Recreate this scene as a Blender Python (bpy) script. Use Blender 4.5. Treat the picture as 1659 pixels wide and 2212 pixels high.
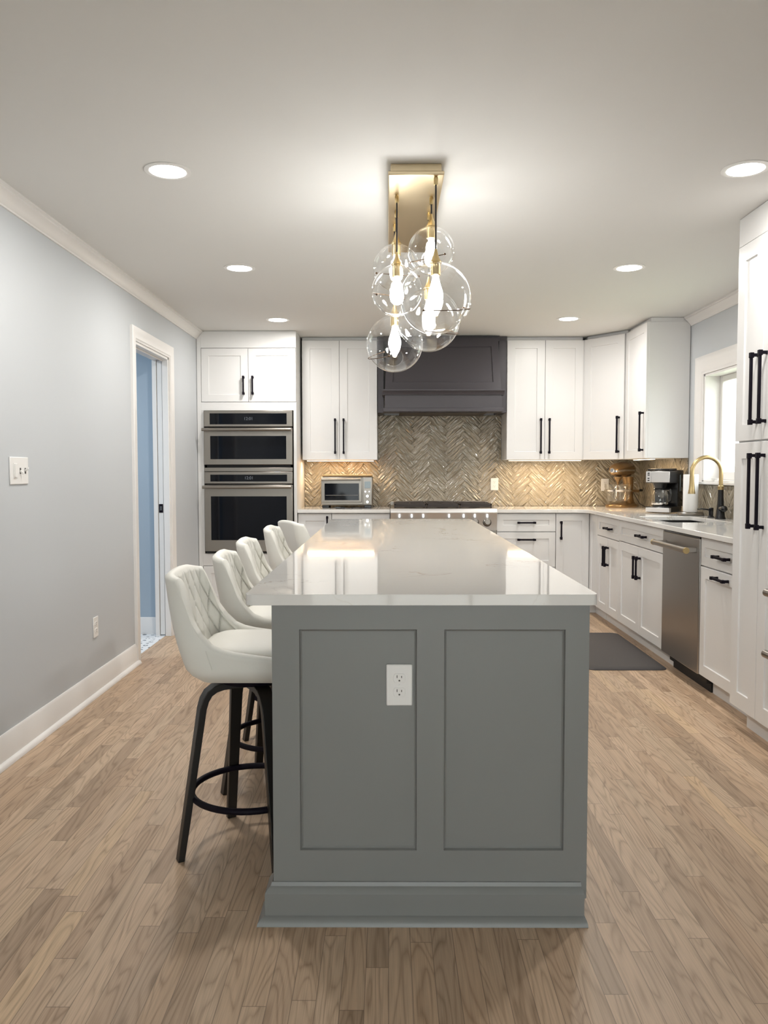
import bpy, bmesh, math, random
from mathutils import Vector as V, Matrix, geometry
PI = math.pi
random.seed(7)
for o in list(bpy.data.objects): bpy.data.objects.remove(o)
S = bpy.context.scene
COL = S.collection

# ------------------------------------------------------------------ camera
cam = bpy.data.cameras.new('camera'); camo = bpy.data.objects.new('camera', cam); COL.objects.link(camo)
F, PITCH, YAW, ROLL = 1742.7, .0514, -.0054, -.0009
cam.sensor_fit = 'VERTICAL'; cam.sensor_height = 36; cam.sensor_width = 27; cam.lens = F * 36 / 2212
cam.clip_start = .05; cam.clip_end = 200
cp, sp, cy_, sy_ = math.cos(PITCH), math.sin(PITCH), math.cos(YAW), math.sin(YAW)
fw = V((sy_ * cp, cy_ * cp, -sp)); rt = V((cy_, -sy_, 0)); up = rt.cross(fw)
rt, up = rt * math.cos(ROLL) + up * math.sin(ROLL), up * math.cos(ROLL) - rt * math.sin(ROLL)
camo.matrix_world = Matrix(((rt.x, up.x, -fw.x, 0), (rt.y, up.y, -fw.y, 0), (rt.z, up.z, -fw.z, 1.25), (0, 0, 0, 1)))
S.camera = camo

# ------------------------------------------------------------------ light and exposure
S.view_settings.view_transform = 'Standard'; S.view_settings.look = 'None'
S.view_settings.exposure = 0.26; S.view_settings.gamma = 1; S.view_settings.use_curve_mapping = False
wd = bpy.data.worlds.new('world'); S.world = wd; wd.use_nodes = True
bg = wd.node_tree.nodes['Background']; bg.inputs[0].default_value = (.955, .98, 1, 1); bg.inputs[1].default_value = 5.0
P_CAN = 10.5         # each recessed ceiling light, watts
E_BULB = 41.0        # pendant bulbs, emission strength
P_UNDER = 5.5        # under cabinet strips, watts per metre
P_HALL_FILL = 16.0        # added lamp filling the room behind the doorway
C_CAN = (1, .965, .92); C_WARM = (1, .73, .44); C_BULB = (1, .985, .96)

# ------------------------------------------------------------------ materials
def mat(name, col=(.8, .8, .8), rough=.5, metal=0, spec=.5, coat=0, emit=None, es=1):
    m = bpy.data.materials.new(name); m.use_nodes = True
    b = m.node_tree.nodes['Principled BSDF']
    b.inputs['Base Color'].default_value = (*col, 1); b.inputs['Roughness'].default_value = rough
    b.inputs['Metallic'].default_value = metal; b.inputs['Specular IOR Level'].default_value = spec
    b.inputs['Coat Weight'].default_value = coat
    if emit: b.inputs['Emission Color'].default_value = (*emit, 1); b.inputs['Emission Strength'].default_value = es
    return m
class NT:
    def __init__(s, m): s.t = m.node_tree; s.b = m.node_tree.nodes.get('Principled BSDF')
    def n(s, ty, **k):
        x = s.t.nodes.new('ShaderNode' + ty)
        for a, v in k.items():
            if a.startswith('i_'): x.inputs[a[2:].replace('_', ' ')].default_value = v
            else: setattr(x, a, v)
        return x
    def l(s, a, b): s.t.links.new(a, b)
    def m(s, op, a, b=None, c=None):
        x = s.t.nodes.new('ShaderNodeMath'); x.operation = op
        for i, v in enumerate((a, b, c)):
            if v is None: continue
            if isinstance(v, (int, float)): x.inputs[i].default_value = v
            else: s.l(v, x.inputs[i])
        return x.outputs[0]
    def ramp(s, f, stops):
        r = s.t.nodes.new('ShaderNodeValToRGB'); s.l(f, r.inputs[0]); e = r.color_ramp.elements
        while len(e) < len(stops): e.new(.5)
        for q, (p, c) in zip(e, stops): q.position = p; q.color = (*c, 1)
        return r.outputs[0]
    def mix(s, f, a, b, mode='MIX'):
        x = s.t.nodes.new('ShaderNodeMix'); x.data_type = 'RGBA'; x.blend_type = mode
        for i, v in ((0, f), (6, a), (7, b)):
            if isinstance(v, (int, float)): x.inputs[i].default_value = v
            elif isinstance(v, tuple): x.inputs[i].default_value = (*v, 1)
            else: s.l(v, x.inputs[i])
        return x.outputs[2]
    def bump(s, h, strength=.2, dist=.01):
        x = s.t.nodes.new('ShaderNodeBump'); x.inputs['Strength'].default_value = strength; x.inputs['Distance'].default_value = dist
        s.l(h, x.inputs['Height']); s.l(x.outputs[0], s.b.inputs['Normal'])
def noisy(m, scale=60, strength=.05, dist=.002, stretch=None):
    t = NT(m); co = t.n('TexCoord').outputs['Object']
    if stretch:
        mp = t.n('Mapping'); mp.inputs['Scale'].default_value = stretch; t.l(co, mp.inputs[0]); co = mp.outputs[0]
    no = t.n('TexNoise', i_Scale=scale, i_Detail=3.0); t.l(co, no.inputs['Vector']); t.bump(no.outputs[0], strength, dist)
    return m
M = {}
M['white'] = noisy(mat('cabinet_paint', (.77, .765, .757), .34), 8, .02)
M['trim'] = mat('trim_paint', (.82, .80, .78), .35)
M['ceil'] = noisy(mat('ceiling_paint', (.74, .735, .715), .8, spec=.2), 90, .05)
M['wall'] = noisy(mat('wall_paint', (.545, .568, .59), .55, spec=.3), 120, .06)
M['bluewall'] = noisy(mat('blue_wall_paint', (.39, .47, .55), .6, spec=.3), 120, .06)
M['grey'] = noisy(mat('island_paint', (.207, .210, .205), .38), 200, .04)
M['hood'] = noisy(mat('hood_paint', (.056, .050, .058), .4), 200, .03)
M['steel'] = noisy(mat('brushed_steel', (.31, .285, .255), .33, 1), 10, .03, .002, (1, 1, 90))
M['steel2'] = noisy(mat('brushed_steel_upright', (.38, .36, .34), .33, 1), 8, .05, .003, (40, 40, 1.5))
M['steel3'] = noisy(mat('pale_brushed_steel', (.70, .69, .68), .5, 1), 10, .03, .002, (90, 1, 1))
M['chrome'] = mat('chrome', (.60, .59, .58), .16, 1)
M['black'] = mat('black_metal', (.007, .005, .010), .55, spec=.12)
M['blackp'] = mat('black_plastic', (.01, .01, .011), .22)
M['matblk'] = noisy(mat('black_mat_rubber', (.055, .05, .05), .62), 300, .15, .001)
M['dark'] = mat('dark_void', (.008, .008, .009), .6)
M['ovenglass'] = mat('oven_glass', (.004, .005, .008), .05, spec=.22)
M['iron'] = noisy(mat('cast_iron', (.045, .035, .03), .55), 200, .2, .001)
M['brass'] = noisy(mat('brushed_brass', (.56, .43, .22), .32, 1), 40, .03)
M['gold'] = mat('satin_gold', (.74, .62, .42), .36, 1)
M['bronzewire'] = mat('bronze_wire', (.10, .065, .04), .5, .8)
M['copper'] = mat('mixer_bronze', (.27, .165, .07), .26, .8, coat=.5)
M['leather'] = noisy(mat('white_leather', (.80, .79, .735), .50), 260, .10, .001)
M['legs'] = noisy(mat('black_stained_wood', (.012, .010, .009), .42), 20, .06, .002, (1, 1, .1))
M['cord'] = mat('black_cord', (.012, .010, .012), .55)
M['plate'] = mat('white_plastic', (.82, .81, .79), .3)
M['slot'] = mat('slot_dark', (.05, .045, .04), .6)
M['wood'] = noisy(mat('bamboo', (.52, .33, .15), .5), 30, .05, .002, (.2, 4, 4))
M['paper'] = noisy(mat('paper_towel', (.86, .86, .85), .9, spec=.1), 150, .25, .002)
M['lcd'] = mat('lcd', (.20, .25, .27), .15)
M['digit'] = mat('display_digits', (.02, .02, .02), .4, emit=(.62, .70, .80), es=.16)
M['sink'] = mat('black_sink', (.012, .012, .013), .45)
M['canlens'] = mat('lamp_lens', (.9, .9, .9), .5, emit=C_CAN, es=12)
M['striplens'] = mat('strip_lens', (.9, .9, .9), .5, emit=(1, .80, .55), es=6)
M['bulb'] = mat('bulb_glow', (.9, .9, .9), .5, emit=C_BULB, es=E_BULB)
M['led'] = mat('knob_led', (.9, .9, .9), .5, emit=(.9, .95, 1), es=3)
M['grass'] = noisy(mat('lawn', (.55, .62, .45), .9), 12, .5, .02)
M['patio'] = noisy(mat('pale_patio_stone', (.5, .48, .45), .8), 6, .3, .01)
M['fence'] = mat('white_fence', (.8, .8, .8), .6)
M['siding'] = mat('neighbour_siding', (.62, .68, .72), .7)

def thin_glass(name, tint, f0=.05):
    m = bpy.data.materials.new(name); m.use_nodes = True; t = NT(m); tr = m.node_tree
    tr.nodes.remove(tr.nodes['Principled BSDF']); out = tr.nodes['Material Output']
    lw = t.n('LayerWeight', i_Blend=.5); p = t.m('POWER', lw.outputs['Facing'], 3.6)
    f = t.m('ADD', t.m('MULTIPLY', p, .9), f0)
    a = t.n('BsdfTransparent'); a.inputs[0].default_value = (*tint, 1)
    g = t.n('BsdfGlossy'); g.inputs['Roughness'].default_value = .02; g.inputs[0].default_value = (1, 1, 1, 1)
    mx = t.n('MixShader'); t.l(f, mx.inputs[0]); t.l(a.outputs[0], mx.inputs[1]); t.l(g.outputs[0], mx.inputs[2])
    t.l(mx.outputs[0], out.inputs[0]); return m
M['glass'] = thin_glass('clear_globe_glass', (.985, .99, .99), .075)
M['pane'] = thin_glass('window_glass', (.97, .99, .98))
M['bowlglass'] = thin_glass('bowl_glass', (.93, .94, .93), .08)

def make_floor():
    m = mat('oak_floor', rough=.43); t = NT(m)
    pos = t.n('NewGeometry').outputs['Position']; sx = t.n('SeparateXYZ'); t.l(pos, sx.inputs[0]); x, y = sx.outputs[0], sx.outputs[1]
    u = t.m('DIVIDE', x, .0572); row = t.m('FLOOR', u)
    w1 = t.n('TexWhiteNoise', noise_dimensions='1D'); t.l(row, w1.inputs['W'])
    vv = t.m('ADD', t.m('DIVIDE', y, .78), t.m('MULTIPLY', w1.outputs[0], 9.0)); col = t.m('FLOOR', vv)
    cmb = t.n('CombineXYZ'); t.l(row, cmb.inputs[0]); t.l(col, cmb.inputs[1])
    w2 = t.n('TexWhiteNoise', noise_dimensions='2D'); t.l(cmb.outputs[0], w2.inputs['Vector'])
    r = w2.outputs['Value']; sc = t.n('SeparateColor'); t.l(w2.outputs['Color'], sc.inputs[0]); r2, r3 = sc.outputs[0], sc.outputs[1]
    fu = t.m('FRACT', u); eu = t.m('MINIMUM', fu, t.m('SUBTRACT', 1, fu)); fv = t.m('FRACT', vv); ev = t.m('MINIMUM', fv, t.m('SUBTRACT', 1, fv))
    gap = t.m('MAXIMUM', t.m('LESS_THAN', eu, .016), t.m('LESS_THAN', ev, .0016))
    # cathedral grain: contour lines of a stretched noise field, different on every board
    gv = t.n('CombineXYZ'); t.l(t.m('ADD', t.m('MULTIPLY', x, 13), t.m('MULTIPLY', r, 40)), gv.inputs[0])
    t.l(t.m('ADD', t.m('MULTIPLY', y, 1.5), t.m('MULTIPLY', r2, 30)), gv.inputs[1]); t.l(t.m('MULTIPLY', r3, 20), gv.inputs[2])
    n1 = t.n('TexNoise', i_Scale=1.0, i_Detail=1.6, i_Roughness=.45, i_Distortion=.35); t.l(gv.outputs[0], n1.inputs['Vector'])
    ring = t.m('ABSOLUTE', t.m('SINE', t.m('MULTIPLY', n1.outputs[0], 40)))
    ring = t.m('POWER', t.m('SUBTRACT', 1, ring), 1.5)
    n1b = t.n('TexNoise', i_Scale=3.0, i_Detail=2.0); t.l(gv.outputs[0], n1b.inputs['Vector'])
    ring = t.m('MULTIPLY', ring, t.m('MULTIPLY', n1b.outputs[0], 1.5))
    fv2 = t.n('CombineXYZ'); t.l(t.m('MULTIPLY', x, 330), fv2.inputs[0]); t.l(t.m('MULTIPLY', y, 7), fv2.inputs[1]); t.l(r, fv2.inputs[2])
    n2 = t.n('TexNoise', i_Scale=1.0, i_Detail=3.0); t.l(fv2.outputs[0], n2.inputs['Vector'])
    base = t.ramp(r, [(0, (.40, .275, .18)), (.2, (.53, .37, .245)), (.5, (.59, .42, .28)), (.75, (.64, .465, .32)), (.93, (.61, .45, .31)), (1, (.70, .50, .31))])
    hue = t.mix(t.m('MULTIPLY', r3, .30), base, (.53, .41, .295))
    c = t.mix(t.m('MULTIPLY', ring, .75), hue, (.50, .45, .39), 'MULTIPLY')
    c = t.mix(.42, c, t.ramp(n2.outputs[0], [(.3, (.62, .60, .58)), (.65, (1.12, 1.12, 1.12))]), 'MULTIPLY')
    c = t.mix(t.m('MULTIPLY', gap, .55), c, (.07, .045, .03))
    t.l(c, t.b.inputs['Base Color'])
    h = t.m('SUBTRACT', t.m('MULTIPLY', n2.outputs[0], .12), gap); t.bump(h, .22, .0015)
    return m
M['floor'] = make_floor()
def make_quartz():
    m = mat('white_quartz', (.80, .785, .755), .045, spec=.62); t = NT(m)
    pos = t.n('NewGeometry').outputs['Position']
    n0 = t.n('TexNoise', i_Scale=1.3, i_Detail=6.0, i_Roughness=.6, i_Distortion=.6); t.l(pos, n0.inputs['Vector'])
    v = t.m('ABSOLUTE', t.m('SUBTRACT', n0.outputs[0], .5)); line = t.m('SUBTRACT', 1, t.m('MINIMUM', t.m('DIVIDE', v, .0065), 1))
    n3 = t.n('TexNoise', i_Scale=2.2, i_Detail=2.0); t.l(pos, n3.inputs['Vector'])
    msk = t.m('MULTIPLY', line, t.m('MINIMUM', t.m('MAXIMUM', t.m('MULTIPLY', t.m('SUBTRACT', n3.outputs[0], .50), 7), 0), 1))
    n4 = t.n('TexNoise', i_Scale=3.0, i_Detail=4.0); t.l(pos, n4.inputs['Vector'])
    vein = t.ramp(n4.outputs[0], [(.4, (.45, .45, .45)), (.6, (.46, .36, .22))])
    cl = t.mix(t.m('MULTIPLY', n3.outputs[0], .25), (.82, .805, .775), (.72, .72, .71))
    t.l(t.mix(t.m('MULTIPLY', msk, .6), cl, vein), t.b.inputs['Base Color']); return m
M['quartz'] = make_quartz()
def make_tile(name, sg):
    m = mat(name, (.40, .345, .265), .035, spec=1.0); t = NT(m)
    pos = t.n('NewGeometry').outputs['Position']; sx = t.n('SeparateXYZ'); t.l(pos, sx.inputs[0])
    h = t.m('ADD', sx.outputs[0], sx.outputs[1]); z = sx.outputs[2]
    al = t.m('ADD', h, t.m('MULTIPLY', z, sg)); ac = t.m('SUBTRACT', h, t.m('MULTIPLY', z, sg))     # along and across the tile
    v = t.n('CombineXYZ'); t.l(t.m('MULTIPLY', al, 7), v.inputs[0]); t.l(t.m('MULTIPLY', ac, 34), v.inputs[1])
    n0 = t.n('TexNoise', i_Scale=1.0, i_Detail=1.2, i_Roughness=.5); t.l(v.outputs[0], n0.inputs['Vector'])
    n1 = t.n('TexNoise', i_Scale=7.0, i_Detail=1.0); t.l(pos, n1.inputs['Vector'])
    t.bump(n0.outputs[0], 1.0, .023)
    t.l(t.ramp(n1.outputs[0], [(.3, (.305, .264, .196)), (.7, (.36, .313, .236))]), t.b.inputs['Base Color']); return m
M['tile'] = make_tile('glazed_tile', 1); M['tile_b'] = make_tile('glazed_tile_mirrored', -1)
M['grout'] = mat('grout', (.33, .285, .215), .8)
def make_pattern_tile():
    m = mat('patterned_floor_tile', rough=.4); t = NT(m)
    pos = t.n('NewGeometry').outputs['Position']
    vo = t.n('TexVoronoi', i_Scale=16.0, i_Randomness=.35); t.l(pos, vo.inputs['Vector'])
    n0 = t.n('TexNoise', i_Scale=30.0, i_Detail=1.0); t.l(pos, n0.inputs['Vector'])
    k = t.m('MULTIPLY', t.m('LESS_THAN', vo.outputs['Distance'], .30), t.m('GREATER_THAN', n0.outputs[0], .5))
    t.l(t.mix(k, (.80, .82, .84), (.10, .12, .15)), t.b.inputs['Base Color']); return m
M['ptile'] = make_pattern_tile()

# ------------------------------------------------------------------ geometry helpers
class MB:
    def __init__(s, X=None): s.bm = bmesh.new(); s.X = X
    def vs(s, pts): return [s.bm.verts.new(s.X @ V(p) if s.X else V(p)) for p in pts]
    def face(s, vv):
        try: return s.bm.faces.new(vv)
        except ValueError: return None
    def obox(s, O, U, W, N):
        O, U, W, N = V(O), V(U), V(W), V(N)
        v = s.vs([O, O + U, O + U + W, O + W, O + N, O + U + N, O + U + W + N, O + W + N])
        for f in ((0, 3, 2, 1), (4, 5, 6, 7), (0, 1, 5, 4), (1, 2, 6, 5), (2, 3, 7, 6), (3, 0, 4, 7)): s.face([v[i] for i in f])
        return s
    def box(s, a, b): return s.obox(a, (b[0] - a[0], 0, 0), (0, b[1] - a[1], 0), (0, 0, b[2] - a[2]))
    def loft(s, loops, caps=True, closed=True, mi=0):
        L = [s.vs(l) for l in loops]; n = len(L[0]); F0 = len(s.bm.faces)
        for a, b in zip(L, L[1:]):
            for i in range(n if closed else n - 1):
                j = (i + 1) % n; s.face([a[i], a[j], b[j], b[i]])
        if caps: s.face(list(reversed(L[0]))); s.face(L[-1])
        if mi:
            s.bm.faces.ensure_lookup_table()
            for f in s.bm.faces[F0:]: f.material_index = mi
        return s
    def ring(s, c, ax, r, n, ph=0):
        ax = V(ax).normalized(); h = V((0, 0, 1)) if abs(ax.z) < .9 else V((1, 0, 0))
        a = ax.cross(h).normalized(); b = ax.cross(a)
        return [V(c) + a * (r * math.cos(2 * PI * i / n + ph)) + b * (r * math.sin(2 * PI * i / n + ph)) for i in range(n)]
    def cyl(s, p0, p1, r0, r1=None, n=20, caps=True):
        ax = V(p1) - V(p0); r1 = r0 if r1 is None else r1
        return s.loft([s.ring(p0, ax, r0, n), s.ring(p1, ax, r1, n)], caps)
    def tube(s, pts, r, n=10, closed=False, caps=True):
        pts = [V(p) for p in pts]; m = len(pts); rs = r if isinstance(r, (list, tuple)) else [r] * m
        loops = []; a = None
        for i, p in enumerate(pts):
            d = (pts[(i + 1) % m] - pts[i - 1]) if (closed or 0 < i < m - 1) else (pts[1] - pts[0] if i == 0 else pts[-1] - pts[-2])
            d.normalize()
            if a is None: a = d.cross(V((0, 0, 1)) if abs(d.z) < .9 else V((1, 0, 0))).normalized()
            a = (a - d * a.dot(d)).normalized(); b = d.cross(a)
            loops.append([p + a * (rs[i] * math.cos(2 * PI * k / n)) + b * (rs[i] * math.sin(2 * PI * k / n)) for k in range(n)])
        if closed: loops.append(loops[0])
        s.loft(loops, caps and not closed)
        return s
    def lathe(s, prof, c=(0, 0, 0), n=32, ax=(0, 0, 1), caps=True):
        ax = V(ax).normalized()
        return s.loft([s.ring(V(c) + ax * z, ax, max(r, 1e-4), n) for r, z in prof], caps)
    def sphere(s, c, r, n=24, m=14, sc=(1, 1, 1)):
        c = V(c); loops = []
        for j in range(m + 1):
            t = PI * j / m; q = max(math.sin(t), 1e-3)
            loops.append([c + V((r * sc[0] * q * math.cos(2 * PI * i / n), r * sc[1] * q * math.sin(2 * PI * i / n), -r * sc[2] * math.cos(t))) for i in range(n)])
        return s.loft(loops)
    def prism(s, poly, z0, z1, holes=()):
        loops = [[V((p[0], p[1], 0)) for p in l] for l in (poly, *holes)]
        flat = [p for l in loops for p in l]
        top = s.vs([(p.x, p.y, z1) for p in flat]); bot = s.vs([(p.x, p.y, z0) for p in flat])
        for t in geometry.tessellate_polygon(loops): s.face([top[i] for i in t]); s.face([bot[i] for i in reversed(t)])
        k = 0
        for l in loops:
            n = len(l)
            for i in range(n): j = (i + 1) % n; s.face([top[k + i], top[k + j], bot[k + j], bot[k + i]])
            k += n
        return s
    def extr(s, prof, O, A, B, D):      # profile (a,b) in the plane A,B at O, extruded along D
        O, A, B, D = V(O), V(A), V(B), V(D)
        return s.loft([[O + A * a + B * b for a, b in prof], [O + A * a + B * b + D for a, b in prof]])
ROOT = {}
def rootmat(o):
    while o.parent: o = o.parent
    return ROOT.get(o.name, Matrix())
def obj(name, mb, m, parent=None, bevel=0, seg=2, smooth=40, label=None):
    bm = mb.bm
    bmesh.ops.recalc_face_normals(bm, faces=bm.faces)
    if parent: bm.transform(rootmat(parent).inverted())
    me = bpy.data.meshes.new(name); bm.to_mesh(me); bm.free()
    me.materials.append(M[m] if isinstance(m, str) else m)
    if smooth:
        me.shade_smooth(); me.set_sharp_from_angle(angle=math.radians(smooth))
    o = bpy.data.objects.new(name, me); COL.objects.link(o)
    if parent: o.parent = parent
    if bevel:
        b = o.modifiers.new('bevel', 'BEVEL'); b.width = bevel; b.segments = seg; b.limit_method = 'ANGLE'; b.angle_limit = math.radians(35)
    if label: o['label'] = label
    return o
def tag(o, label, cat, group=None):
    o['label'] = label; o['category'] = cat
    if group: o['group'] = group
    return o
def thing(name, label, cat, loc=(0, 0, 0), rz=0, group=None):
    o = bpy.data.objects.new(name, None); COL.objects.link(o); o.empty_display_size = .1
    o.location = loc; o.rotation_euler = (0, 0, rz)
    ROOT[o.name] = Matrix.Translation(loc) @ Matrix.Rotation(rz, 4, 'Z')
    return tag(o, label, cat, group)
def struct(name, mb, m, parent=None, bevel=0, smooth=40):
    o = obj(name, mb, m, parent, bevel, smooth=smooth)
    if not parent: o['kind'] = 'structure'
    return o
def dup(root, loc, rz=0, label=None):
    r = root.copy(); COL.objects.link(r); r.location = loc; r.rotation_euler = (0, 0, rz)
    if label: r['label'] = label
    def rec(a, b):
        for ch in list(a.children):
            c = ch.copy(); COL.objects.link(c); c.parent = b; rec(ch, c)
    rec(root, r)
    return r
def area(name, loc, size, power, col, parent, rot=(0, 0, 0), shape='DISK', sy=None, spread=PI):
    l = bpy.data.lights.new(name, 'AREA'); l.shape = shape; l.size = size; l.energy = power; l.color = col; l.spread = spread
    if sy: l.size_y = sy
    o = bpy.data.objects.new(name, l); COL.objects.link(o)
    o.parent = parent; mw = rootmat(parent).inverted() @ Matrix.Translation(loc)
    o.location = mw.translation; o.rotation_euler = rot
    return o
Z = V((0, 0, 1))
def rrect(x0, y0, x1, y1, r, n=6):
    out = []
    for cx, cy, a in ((x1 - r, y0 + r, -PI / 2), (x1 - r, y1 - r, 0), (x0 + r, y1 - r, PI / 2), (x0 + r, y0 + r, PI)):
        for i in range(n + 1): t = a + PI / 2 * i / n; out.append((cx + r * math.cos(t), cy + r * math.sin(t)))
    return out

# ------------------------------------------------------------------ dimensions
LW, RW, YB, H = -1.64, 2.36, 7.59, 2.44
# ------------------------------------------------------------------ room shell
struct('floor', MB().box((LW - .05, -2.6, -.06), (RW + .1, YB + .1, 0)), 'floor')
struct('ceiling', MB().box((-3.5, -2.7, H), (RW + .15, YB + .12, H + .1)), 'ceil')
dY0, dY1, dZ = 5.25, 6.055, 2.09
struct('wall_left', MB().box((LW - .12, -2.6, 0), (LW, dY0, H)).box((LW - .12, dY1, 0), (LW, YB, H)).box((LW - .12, dY0, dZ), (LW, dY1, H)), 'wall')
wY0, wY1, wZ0, wZ1 = 5.02, 6.08, 1.165, 1.965
struct('wall_right', MB().box((RW, -2.6, 0), (RW + .14, wY0, H)).box((RW, wY1, 0), (RW + .14, YB, H)).box((RW, wY0, 0), (RW + .14, wY1, wZ0)).box((RW, wY0, wZ1), (RW + .14, wY1, H)), 'wall')
struct('wall_back', MB().box((LW - .12, YB, 0), (RW + .14, YB + .12, H)), 'wall')
gx0, gx1, gz1 = -1.15, 1.95, 2.12
struct('wall_front', MB().box((LW - .12, -2.72, 0), (gx0, -2.6, H)).box((gx1, -2.72, 0), (RW + .14, -2.6, H)).box((gx0, -2.72, gz1), (gx1, -2.6, H)), 'wall')  # wall behind the camera, with an opening added to let in sky fill
w2 = MB()
for k in range(4): q = gx0 + (gx1 - gx0 - .07) * k / 3; w2.box((q, -2.70, 0), (q + .07, -2.63, gz1))
w2.box((gx0, -2.70, 0), (gx1, -2.63, .06)).box((gx0, -2.70, gz1 - .07), (gx1, -2.63, gz1))
pd = struct('added_fill_window', w2, 'trim', bevel=.003)  # unseen glazed doors, added so skylight brightens the island front
obj('pane', MB().box((gx0 + .02, -2.668, .04), (gx1 - .02, -2.662, gz1 - .04)), 'pane', pd)
pg = obj('patio', MB().box((-9, -14, -.25), (9, -2.73, -.08)), 'patio'); pg['kind'] = 'structure'
base_prof = [(0, 0), (.016, 0), (.016, .105), (.012, .112), (.012, .12), (.005, .132), (0, .132)]
qr = [(0, 0)] + [(.020 * math.cos(t * PI / 16), .022 * math.sin(t * PI / 16)) for t in range(9)]
bl = struct('baseboard_left', MB().extr(base_prof, (LW, -2.6, 0), (1, 0, 0), Z, (0, dY0 - .092 + 2.6, 0)), 'trim')
obj('shoe_moulding', MB().extr(qr, (LW + .016, -2.6, 0), (1, 0, 0), Z, (0, dY0 - .07 + 2.6, 0)), 'trim', bl)
crown = [(0, -.070), (.008, -.070), (.008, -.062), (.014, -.058), (.024, -.046), (.036, -.030), (.050, -.020), (.050, -.013), (.060, -.010), (.060, 0), (0, 0)]
struct('trim_1', MB().extr(crown, (LW, -2.6, H), (1, 0, 0), Z, (0, 6.935 + 2.6, 0)), 'trim')
struct('trim_2', MB().extr(crown, (RW, 3.93, H), (-1, 0, 0), Z, (0, 6.355 - 3.93, 0)), 'trim')
# door casing (trim_3): mitred profile around the opening
def casing(x, nx, y0, y1, z0, z1, w, d=.02, bottom=False):
    prof = [(0, 0), (0, d * .45), (w * .12, d * .5), (w * .18, d * .75), (w * .55, d * .8), (w * .72, d), (w * .97, d), (w, d * .85), (w, 0)]
    if bottom: pts = [(y0, z0), (y0, z1), (y1, z1), (y1, z0), (y0, z0)]; dirs = [(-1, -1), (-1, 1), (1, 1), (1, -1), (-1, -1)]
    else: pts = [(y0, z0), (y0, z1), (y1, z1), (y1, z0)]; dirs = [(-1, 0), (-1, 1), (1, 1), (1, 0)]
    return MB().loft([[(x + nx * b, p[0] + q[0] * a, p[1] + q[1] * a) for a, b in prof] for p, q in zip(pts, dirs)], caps=not bottom)
struct('trim_3', casing(LW, 1, dY0, dY1, 0, dZ, .088), 'trim')
j = MB()
j.box((LW - .12, dY0 - .001, 0), (LW, dY0 + .018, dZ)); j.box((LW - .12, dY0, dZ - .018), (LW, dY1, dZ + .001))
j.box((LW - .045, dY1 - .018, 0), (LW, dY1 + .001, dZ)); j.box((LW - .12, dY1 - .018, 0), (LW - .088, dY1 + .001, dZ))
j.box((LW - .045, dY0 + .018, dZ - .03), (LW - .038, dY1 - .018, dZ - .018))
struct('trim_4', j, 'trim', bevel=.002)
dr = struct('door_1', MB().box((LW - .084, dY1 - .012, .012), (LW - .049, dY1 + .001, dZ - .02)), 'white', bevel=.002)
lt = obj('latch_pull', MB().box((LW - .082, dY1 - .016, .935), (LW - .051, dY1 - .011, 1.0)), 'black', dr, .003, label='black square edge pull')
obj('latch_bolt', MB().box((LW - .073, dY1 - .018, .953), (LW - .060, dY1 - .0155, .984)), 'steel', lt)
# side room seen through the doorway
struct('floor_side_room', MB().box((-3.4, 4.0, -.06), (LW - .05, 6.2, .002)), 'ptile')
struct('wall_side_room', MB().box((-3.4, 6.115, 0), (LW - .12, 6.2, H)).box((-3.5, 4.0, 0), (-3.4, 6.2, H)).box((-3.4, 3.9, 0), (LW - .12, 4.0, H)), 'bluewall')
struct('baseboard_side_room', MB().extr(base_prof, (-3.4, 6.115, 0), (0, -1, 0), Z, (1.64, 0, 0)), 'trim')
fl = thing('added_fill_lamp', 'added flush ceiling lamp, out of view, lighting the blue side room', 'lamp', (-2.5, 5.0, H))  # added lamp standing in for daylight in the side room
obj('added_lamp_shade', MB().lathe([(.14, -.03), (.15, -.02), (.15, 0)], (-2.5, 5.0, H)), 'plate', fl)
area('lamp', (-2.5, 5.0, H - .045), .26, P_HALL_FILL, (.80, .91, 1), fl)
# window
struct('trim_5', casing(RW, -1, wY0, wY1, wZ0, wZ1, .135, .022), 'trim')
w = MB(); fx = RW + .075
for a, b in (((fx - .075, wY0, wZ0), (fx + .06, wY0 + .018, wZ1)), ((fx - .075, wY1 - .018, wZ0), (fx + .06, wY1, wZ1)), ((fx - .075, wY0, wZ1 - .018), (fx + .06, wY1, wZ1)), ((fx - .075, wY0, wZ0), (fx + .06, wY1, wZ0 + .012))): w.box(a, b)
win = struct('window_1', w, 'trim', bevel=.002)
def sash(y0, y1, x, name):
    s = MB(); z0, z1, k = wZ0 + .012, wZ1 - .018, .045
    s.box((x, y0, z0), (x + .035, y0 + k, z1)); s.box((x, y1 - k, z0), (x + .035, y1, z1)); s.box((x, y0 + k, z0), (x + .035, y1 - k, z0 + k + .015)); s.box((x, y0 + k, z1 - k), (x + .035, y1 - k, z1))
    o = obj(name, s, 'trim', win, .004)
    obj('pane', MB().box((x + .015, y0 + k, z0 + k), (x + .019, y1 - k, z1 - k)), 'pane', o)
sash(wY0 + .018, (wY0 + wY1) / 2 + .02, fx, 'sash'); sash((wY0 + wY1) / 2 - .02, wY1 - .018, fx + .036, 'sash')
obj('sill', MB().box((RW - .035, wY0 - .14, wZ0 - .02), (RW + .1, wY1 + .14, wZ0)), 'trim', win, .004)
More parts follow.
